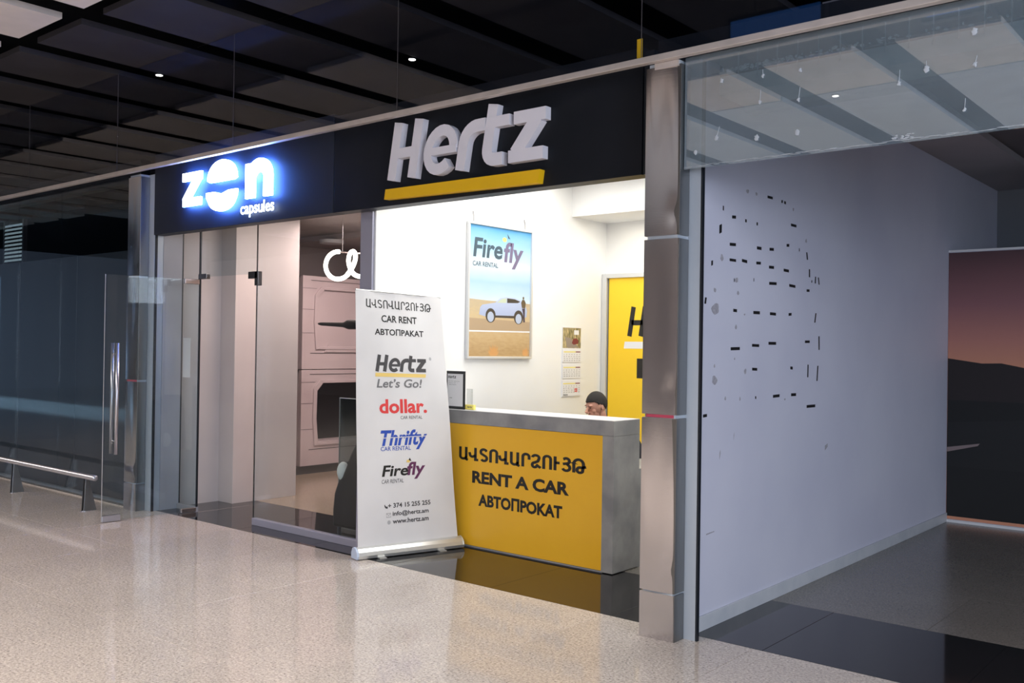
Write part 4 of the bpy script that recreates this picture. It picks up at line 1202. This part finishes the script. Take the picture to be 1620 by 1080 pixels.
for k in range(len(pts) - 1):
    for t_ in (0, 0.33, 0.66):
        p0, p1, p2, p3 = [Vector(pts[max(0, min(len(pts) - 1, k + q))]) for q in (-1, 0, 1, 2)]
        sm.append(0.5 * ((2 * p1) + (-p0 + p2) * t_ + (2 * p0 - 5 * p1 + 4 * p2 - p3) * t_ ** 2 + (-p0 + 3 * p1 - 3 * p2 + p3) * t_ ** 3))
MB().tube(sm, 0.025, 10).build('glowing_tube', 'neon', nl, smooth=True)
MB().tube([(-8.46, 7.0, 2.705), (-7.9, 7.0, 2.66)], 0.006, 6).build('support_bar', 'pinkmetal', nl)
for x in (-8.40, -7.98):
    MB().tube([(x, 7.0, 2.69), (x, 7.0, 3.10)], 0.0015, 5).build('suspension_wire', 'lightgrey_ink', nl)

dl = MB().disc((-9.856, 8.03, 2.985), 0.16, 0.045, 28).build('ceiling_lamp', 'white_trim', smooth=False)
tag(dl, 'small round white ceiling fitting above the sleeping pods', 'ceiling lamp')

# floor stand with black tapering arm, mostly behind the banner
sa = thing('lamp_stand', (-6.95, 6.2, 0), 'black tapering arm on a stand reaching out from behind the banner', 'lamp stand')
MB().tube([(-7.80, 6.2, 1.868), (-7.76, 6.2, 1.866), (-7.42, 6.2, 1.855), (-7.385, 6.2, 1.855), (-7.33, 6.2, 1.857), (-7.0, 6.2, 1.86)], [0.010, 0.017, 0.024, 0.030, 0.048, 0.05], 14).build('tapering_arm', 'black_leather', sa, smooth=True)
MB().tube([(-7.0, 6.2, 0.02), (-7.0, 6.2, 1.86)], 0.02, 10).build('pole', 'black_leather', sa)
MB().disc((-7.0, 6.2, 0), 0.16, 0.02, 24).build('base', 'black_leather', sa)

gp = thing('glass_screen', (-6.85, 5.90, 0), 'low clear glass screen standing behind the shop window beside the black armchair', 'glass screen')
MB().box(-7.08, 5.895, 0.03, -6.30, 5.905, 1.145).build('glass_pane', 'glass_dark', gp)
MB().box(-7.082, 5.892, 0.03, -7.079, 5.908, 1.146).build('edge_strip', 'lightgrey_ink', gp)
MB().box(-7.08, 5.89, 1.145, -6.30, 5.91, 1.151).build('top_edge', 'white_trim', gp)
MB().box(-7.07, 5.87, 0.0, -6.30, 5.93, 0.03).build('floor_channel', 'pod_grey', gp)
MB().box(-7.075, 5.845, 0.02, -7.035, 5.87, 0.055).build('blue_indicator', 'led_blue', gp)

ac = thing('armchair', (-6.3, 5.55, 0), 'black padded armchair half hidden behind the roll-up banner', 'armchair')
MB().prism([(-6.645, 0.04), (-6.641, 0.20), (-6.623, 0.34), (-6.578, 0.44), (-6.518, 0.50), (-6.473, 0.58), (-6.413, 0.70), (-6.330, 0.82), (-6.218, 0.95), (-6.105, 0.98), (-6.030, 0.80), (-6.030, 0.04)], lambda a, b, c: (a, c, b), 5.46, 5.56).build('side_shell', 'black_leather', ac, bevel=0.03)
MB().prism([(-6.593, 0.05), (-6.578, 0.34), (-6.442, 0.40), (-6.180, 0.38), (-6.180, 0.05)], lambda a, b, c: (a, c, b), 5.56, 5.84).build('seat', 'black_leather', ac, bevel=0.04)
MB().prism([(-6.308, 0.36), (-6.263, 0.80), (-6.158, 1.04), (-6.053, 1.02), (-6.030, 0.30)], lambda a, b, c: (a, c, b), 5.565, 5.84).build('backrest', 'black_leather', ac, bevel=0.05)
MB().ball((-6.544, 5.50, 0.535), (0.055, 0.055, 0.085), 3).build('pale_cushion', 'whitecloth', ac, smooth=True)
MB().box(-6.518, 5.46, 0, -6.08, 5.76, 0.05).build('base', 'pod_grey', ac, bevel=0.01)

# ================================================================== CEILING SPOTS, REFLECTION LOUVRE, REFLECTED SCREENS
def spot(x, y, label, r=0.032):
    t = thing('downlight', (x, y, 4.31), label, 'downlight')
    MB().tube([(x, y, 4.305), (x, y, 4.40)], r * 1.25, 16).build('housing', 'void', t)
    MB().disc((x, y, 4.301), r, 0.003, 16).build('lens', 'led', t)


spot(-6.378, 6.104, 'small bright ceiling downlight nearer the white raised letters')
spot(-8.766, 4.937, 'small bright ceiling downlight at left above the glowing sign')
spot(-3.77, -0.15, 'ceiling downlight mirrored in the dusty glass of the empty room')

lv = thing('reflection_louvre', (-21.8, 8.98, 3.35), 'pale glowing louvre slats imitating ceiling stripes reflected in the left glass', 'louvre')
MT['louvre_glow'] = principled('glowing_louvre_slat', (0.4, 0.45, 0.48), 0.5, emit=(0.55, 0.72, 0.80), es=0.30)  # glow put into added slats, standing for ceiling stripes mirrored in the glass
for k in range(11):
    z = 3.30 + k * 0.085
    MB().prism([(8.90, z), (8.915, z + 0.045), (8.925, z + 0.045), (8.91, z)], lambda a, b, c: (c, a, b), -22.25, -21.35).build('slat', 'louvre_glow', lv)
for x in (-22.32, -21.35):
    MB().box(x, 8.90, 3.25, x + 0.07, 8.98, 4.28).build('side_frame', 'pod_grey', lv)

for x, hw, z0, z1, lab in ((-2.95, 0.34, 3.92, 4.08, 'larger blue information screen mirrored in the glass above the beige rail'), (-1.78, 0.16, 3.86, 4.0, 'smaller blue information screen mirrored at the right above the beige rail')):
    t = thing('information_screen', (x, 3.0, z0), lab, 'screen', None)
    MB().box(x - hw - 0.03, 2.92, z0 - 0.03, x + hw + 0.03, 2.99, z1 + 0.03).build('housing', 'tablet', t)
    MB().box(x - hw, 2.99, z0, x + hw, 2.995, z1).build('display', 'screen', t)
    for s in (-0.5, 0.5):
        MB().tube([(x + s * hw, 2.95, z1 + 0.03), (x + s * hw, 2.95, 4.74)], 0.012, 6).build('hanger', 'tablet', t)

# ================================================================== PERSON AND CHAIR
PXc, PYc = -4.885, 7.03
oc = thing('office_chair', (PXc, PYc + 0.05, 0), 'black office chair behind the counter under the seated man', 'chair')
MB().ball((PXc, PYc + 0.08, 0.40), (0.25, 0.24, 0.045), 3).build('seat', 'shirt', oc, smooth=True)
MB().ball((PXc + 0.06, PYc + 0.34, 0.68), (0.22, 0.045, 0.24), 3).build('backrest', 'shirt', oc, smooth=True)
MB().tube([(PXc, PYc + 0.1, 0.06), (PXc, PYc + 0.1, 0.38)], 0.03, 12).build('gas_lift', 'tablet', oc)
MB().tube([(PXc, PYc + 0.15, 0.37), (PXc + 0.05, PYc + 0.37, 0.40), (PXc + 0.06, PYc + 0.39, 0.62)], 0.02, 8).build('back_bracket', 'tablet', oc)
for k in range(5):
    a = 2 * PI * k / 5 + 0.3
    ex, ey = PXc + 0.28 * math.cos(a), PYc + 0.1 + 0.28 * math.sin(a)
    lg = MB().tube([(PXc, PYc + 0.1, 0.09), (ex, ey, 0.06)], 0.018, 8).build('leg', 'tablet', oc)
    MB().ball((ex, ey, 0.026), 0.026, 2).build('castor', 'tablet', lg, smooth=True)

pe = thing('person', (PXc, PYc, 0), 'seated man with short dark hair looking down behind the counter', 'person')
# body by skin modifier
bv, be, br = [], [], []
def jn(p, r, parent=None):
    bv.append(p); br.append(r)
    if parent is not None:
        be.append((parent, len(bv) - 1))
    return len(bv) - 1
x, y = PXc, PYc
pel = jn((x, y + 0.12, 0.52), 0.125)
sp1 = jn((x, y + 0.10, 0.68), 0.12, pel)
sp2 = jn((x, y + 0.06, 0.84), 0.135, sp1)
nk = jn((x, y + 0.02, 0.955), 0.062, sp2)
nk2 = jn((x, y - 0.005, 1.04), 0.054, nk)
for s in (-1, 1):
    shd = jn((x + s * 0.17, y + 0.04, 0.875), 0.062, sp2)
    elb = jn((x + s * 0.23, y - 0.10, 0.66), 0.045, shd)
    wri = jn((x + s * 0.12, y - 0.32, 0.74), 0.030, elb)
    pal = jn((x + s * 0.085, y - 0.39, 0.755), 0.030, wri)
    for q in range(4):
        f1 = jn((x + s * (0.115 - 0.022 * q), y - 0.435, 0.755), 0.0095, pal)
        jn((x + s * (0.110 - 0.022 * q), y - 0.465 - 0.004 * (q % 2), 0.735), 0.008, f1)
    t1 = jn((x + s * 0.045, y - 0.40, 0.765), 0.011, pal)
    jn((x + s * 0.025, y - 0.43, 0.765), 0.009, t1)
    hip = jn((x + s * 0.10, y + 0.06, 0.50), 0.085, pel)
    kne = jn((x + s * 0.14, y - 0.32, 0.50), 0.062, hip)
    ank = jn((x + s * 0.14, y - 0.26, 0.10), 0.040, kne)
    jn((x + s * 0.15, y - 0.42, 0.045), 0.036, ank)
me = bpy.data.meshes.new('b'); me.from_pydata(bv, be, [])
o = bpy.data.objects.new('b', me); COL.objects.link(o)
md = o.modifiers.new('s', 'SKIN')
for k, v in enumerate(me.skin_vertices[0].data):
    v.radius = (br[k], br[k]); v.use_root = (k == 0)
md2 = o.modifiers.new('u', 'SUBSURF'); md2.levels = 2
dg = bpy.context.evaluated_depsgraph_get()
bm_me = bpy.data.meshes.new_from_object(o.evaluated_get(dg))
bpy.data.objects.remove(o)
body_v = [tuple(v.co) for v in bm_me.vertices]; body_f = [tuple(p.vertices) for p in bm_me.polygons]
# head, built in its own frame (face towards -y, z up) then turned
HC = Vector((PXc, PYc - 0.025, 1.135))
HR = Matrix.Rotation(math.radians(-22), 4, 'Z') @ Matrix.Rotation(math.radians(14), 4, 'X')
def hd_(p):
    return HC + HR @ Vector(p)
def sculpt(p):
    q = Vector(p)
    # cranium and jaw
    if q.z < 0:
        k = -q.z / 0.12
        q.x *= 1 - 0.30 * k ** 1.5
        if q.y > 0: q.y *= 1 - 0.50 * k
        else: q.y *= 1 - 0.04 * k
    return q
mb = MB()
mb.ball((0, 0.012, 0.018), (0.077, 0.098, 0.112), 4, sculpt)
mb.ball((0, -0.036, -0.052), (0.053, 0.050, 0.066), 3)             # jaw and chin
mb.ball((0, -0.088, -0.098), (0.024, 0.018, 0.018), 2)              # chin
mb.tube([(0, -0.083, 0.018), (0, -0.094, 0.0), (0, -0.110, -0.024), (0, -0.100, -0.034)], [0.009, 0.012, 0.015, 0.012], 8)
for s in (-1, 1):
    mb.ball((s * 0.011, -0.098, -0.033), (0.009, 0.010, 0.008), 2)
    mb.ball((s * 0.030, -0.075, 0.030), (0.026, 0.016, 0.009), 2)   # brow ridge
    mb.ball((s * 0.038, -0.054, -0.022), (0.022, 0.018, 0.026), 2)  # cheek
    mb.ball((s * 0.077, 0.016, -0.006), (0.008, 0.017, 0.029), 2)   # ear
mb.ball((0, -0.090, -0.060), (0.024, 0.010, 0.0065), 2)
mb.ball((0, -0.088, -0.070), (0.020, 0.010, 0.007), 2)
mb.tube([(0, 0.022, -0.03), (0, 0.030, -0.13)], [0.052, 0.056], 16)
nb = len(body_v)
allv = body_v + [tuple(hd_(v)) for v in mb.v]
allf = body_f + [tuple(nb + i for i in f_) for f_ in mb.f]
me = bpy.data.meshes.new('b'); me.from_pydata(allv, [], allf)
o = bpy.data.objects.new('b', me); COL.objects.link(o)
rm = o.modifiers.new('r', 'REMESH'); rm.mode = 'VOXEL'; rm.voxel_size = 0.0045
smd = o.modifiers.new('sm', 'SMOOTH'); smd.factor = 0.5; smd.iterations = 2
dg = bpy.context.evaluated_depsgraph_get()
bm_me = bpy.data.meshes.new_from_object(o.evaluated_get(dg))
bpy.data.objects.remove(o)
mb2 = MB(); mb2.v = [tuple(v.co) for v in bm_me.vertices]; mb2.f = [tuple(p.vertices) for p in bm_me.polygons]; mb2.mi = [0] * len(mb2.f)
body = mb2.build('body', 'skin', pe, smooth=True)
# hair cap
mb = MB()
bm = bmesh.new(); bmesh.ops.create_icosphere(bm, subdivisions=5, radius=1)
keep = {}
for v in bm.verts:
    q = sculpt(Vector((v.co.x * 0.081, 0.012 + v.co.y * 0.103, 0.018 + v.co.z * 0.117)))
    keep[v.index] = q
i0 = {}
for f_ in bm.faces:
    c = sum((keep[v.index] for v in f_.verts), Vector()) / 3
    hairline = 0.060 + (0 if c.y < -0.03 else -(c.y + 0.03) * 0.95)
    if abs(c.x) > 0.060 and -0.005 < c.y < 0.03: hairline = max(hairline, 0.020)
    if abs(c.x) > 0.05 and -0.045 < c.y <= -0.005: hairline = max(min(hairline, 0.062 - (c.y + 0.045) * 1.1), 0.01)
    if c.z > max(hairline, -0.065):
        ids = []
        for v in f_.verts:
            if v.index not in i0:
                i0[v.index] = len(mb.v); mb.v.append(tuple(hd_(keep[v.index])))
            ids.append(i0[v.index])
        mb.f.append(tuple(ids)); mb.mi.append(0)
bm.free()
hair = mb.build('hair', 'hair', pe, smooth=True)
sd = hair.modifiers.new('thick', 'SOLIDIFY'); sd.thickness = 0.005; sd.offset = -0.3
for s in (-1, 1):
    MB().tube([hd_((s * 0.015, -0.0905, 0.027)), hd_((s * 0.030, -0.089, 0.033)), hd_((s * 0.050, -0.076, 0.027))], [0.002, 0.0032, 0.0015], 6).build('eyebrow', 'brow', pe, smooth=True)
    MB().ball(hd_((s * 0.031, -0.080, 0.010)), (0.009, 0.006, 0.0042), 2).build('eye', 'eye', pe, smooth=True)
MB().tube([hd_((-0.020, -0.096, -0.064)), hd_((0, -0.101, -0.063)), hd_((0.020, -0.096, -0.064))], [0.002, 0.004, 0.002], 6).build('mouth', 'lips', pe, smooth=True)
MB().tube([hd_((0.084, 0.002, -0.010)), hd_((0.078, -0.02, -0.05)), hd_((0.06, -0.02, -0.10)), hd_((0.05, -0.01, -0.16))], 0.0022, 6).build('earphone_cable', 'cable', pe)
mb = MB()
mb.tube([(x, y + 0.12, 0.46), (x, y + 0.11, 0.68), (x, y + 0.07, 0.84), (x, y + 0.045, 0.925), (x, y + 0.03, 0.955)], [0.17, 0.165, 0.175, 0.13, 0.08], 22, cap=False)
for s in (-1, 1):
    mb.tube([(x + s * 0.10, y + 0.05, 0.865), (x + s * 0.175, y + 0.04, 0.865), (x + s * 0.205, y - 0.02, 0.78), (x + s * 0.232, y - 0.10, 0.665), (x + s * 0.17, y - 0.22, 0.70)], [0.085, 0.078, 0.066, 0.060, 0.046], 14, cap=False)
mb.build('shirt', 'shirt', pe, smooth=True)
mb = MB()
for s in (-1, 1):
    mb.tube([(x + s * 0.07, y + 0.12, 0.51), (x + s * 0.10, y + 0.04, 0.50), (x + s * 0.14, y - 0.30, 0.50), (x + s * 0.14, y - 0.335, 0.44), (x + s * 0.14, y - 0.26, 0.10)], [0.12, 0.105, 0.082, 0.074, 0.058], 14, cap=False)
mb.build('trousers', 'grey_ink', pe, smooth=True)
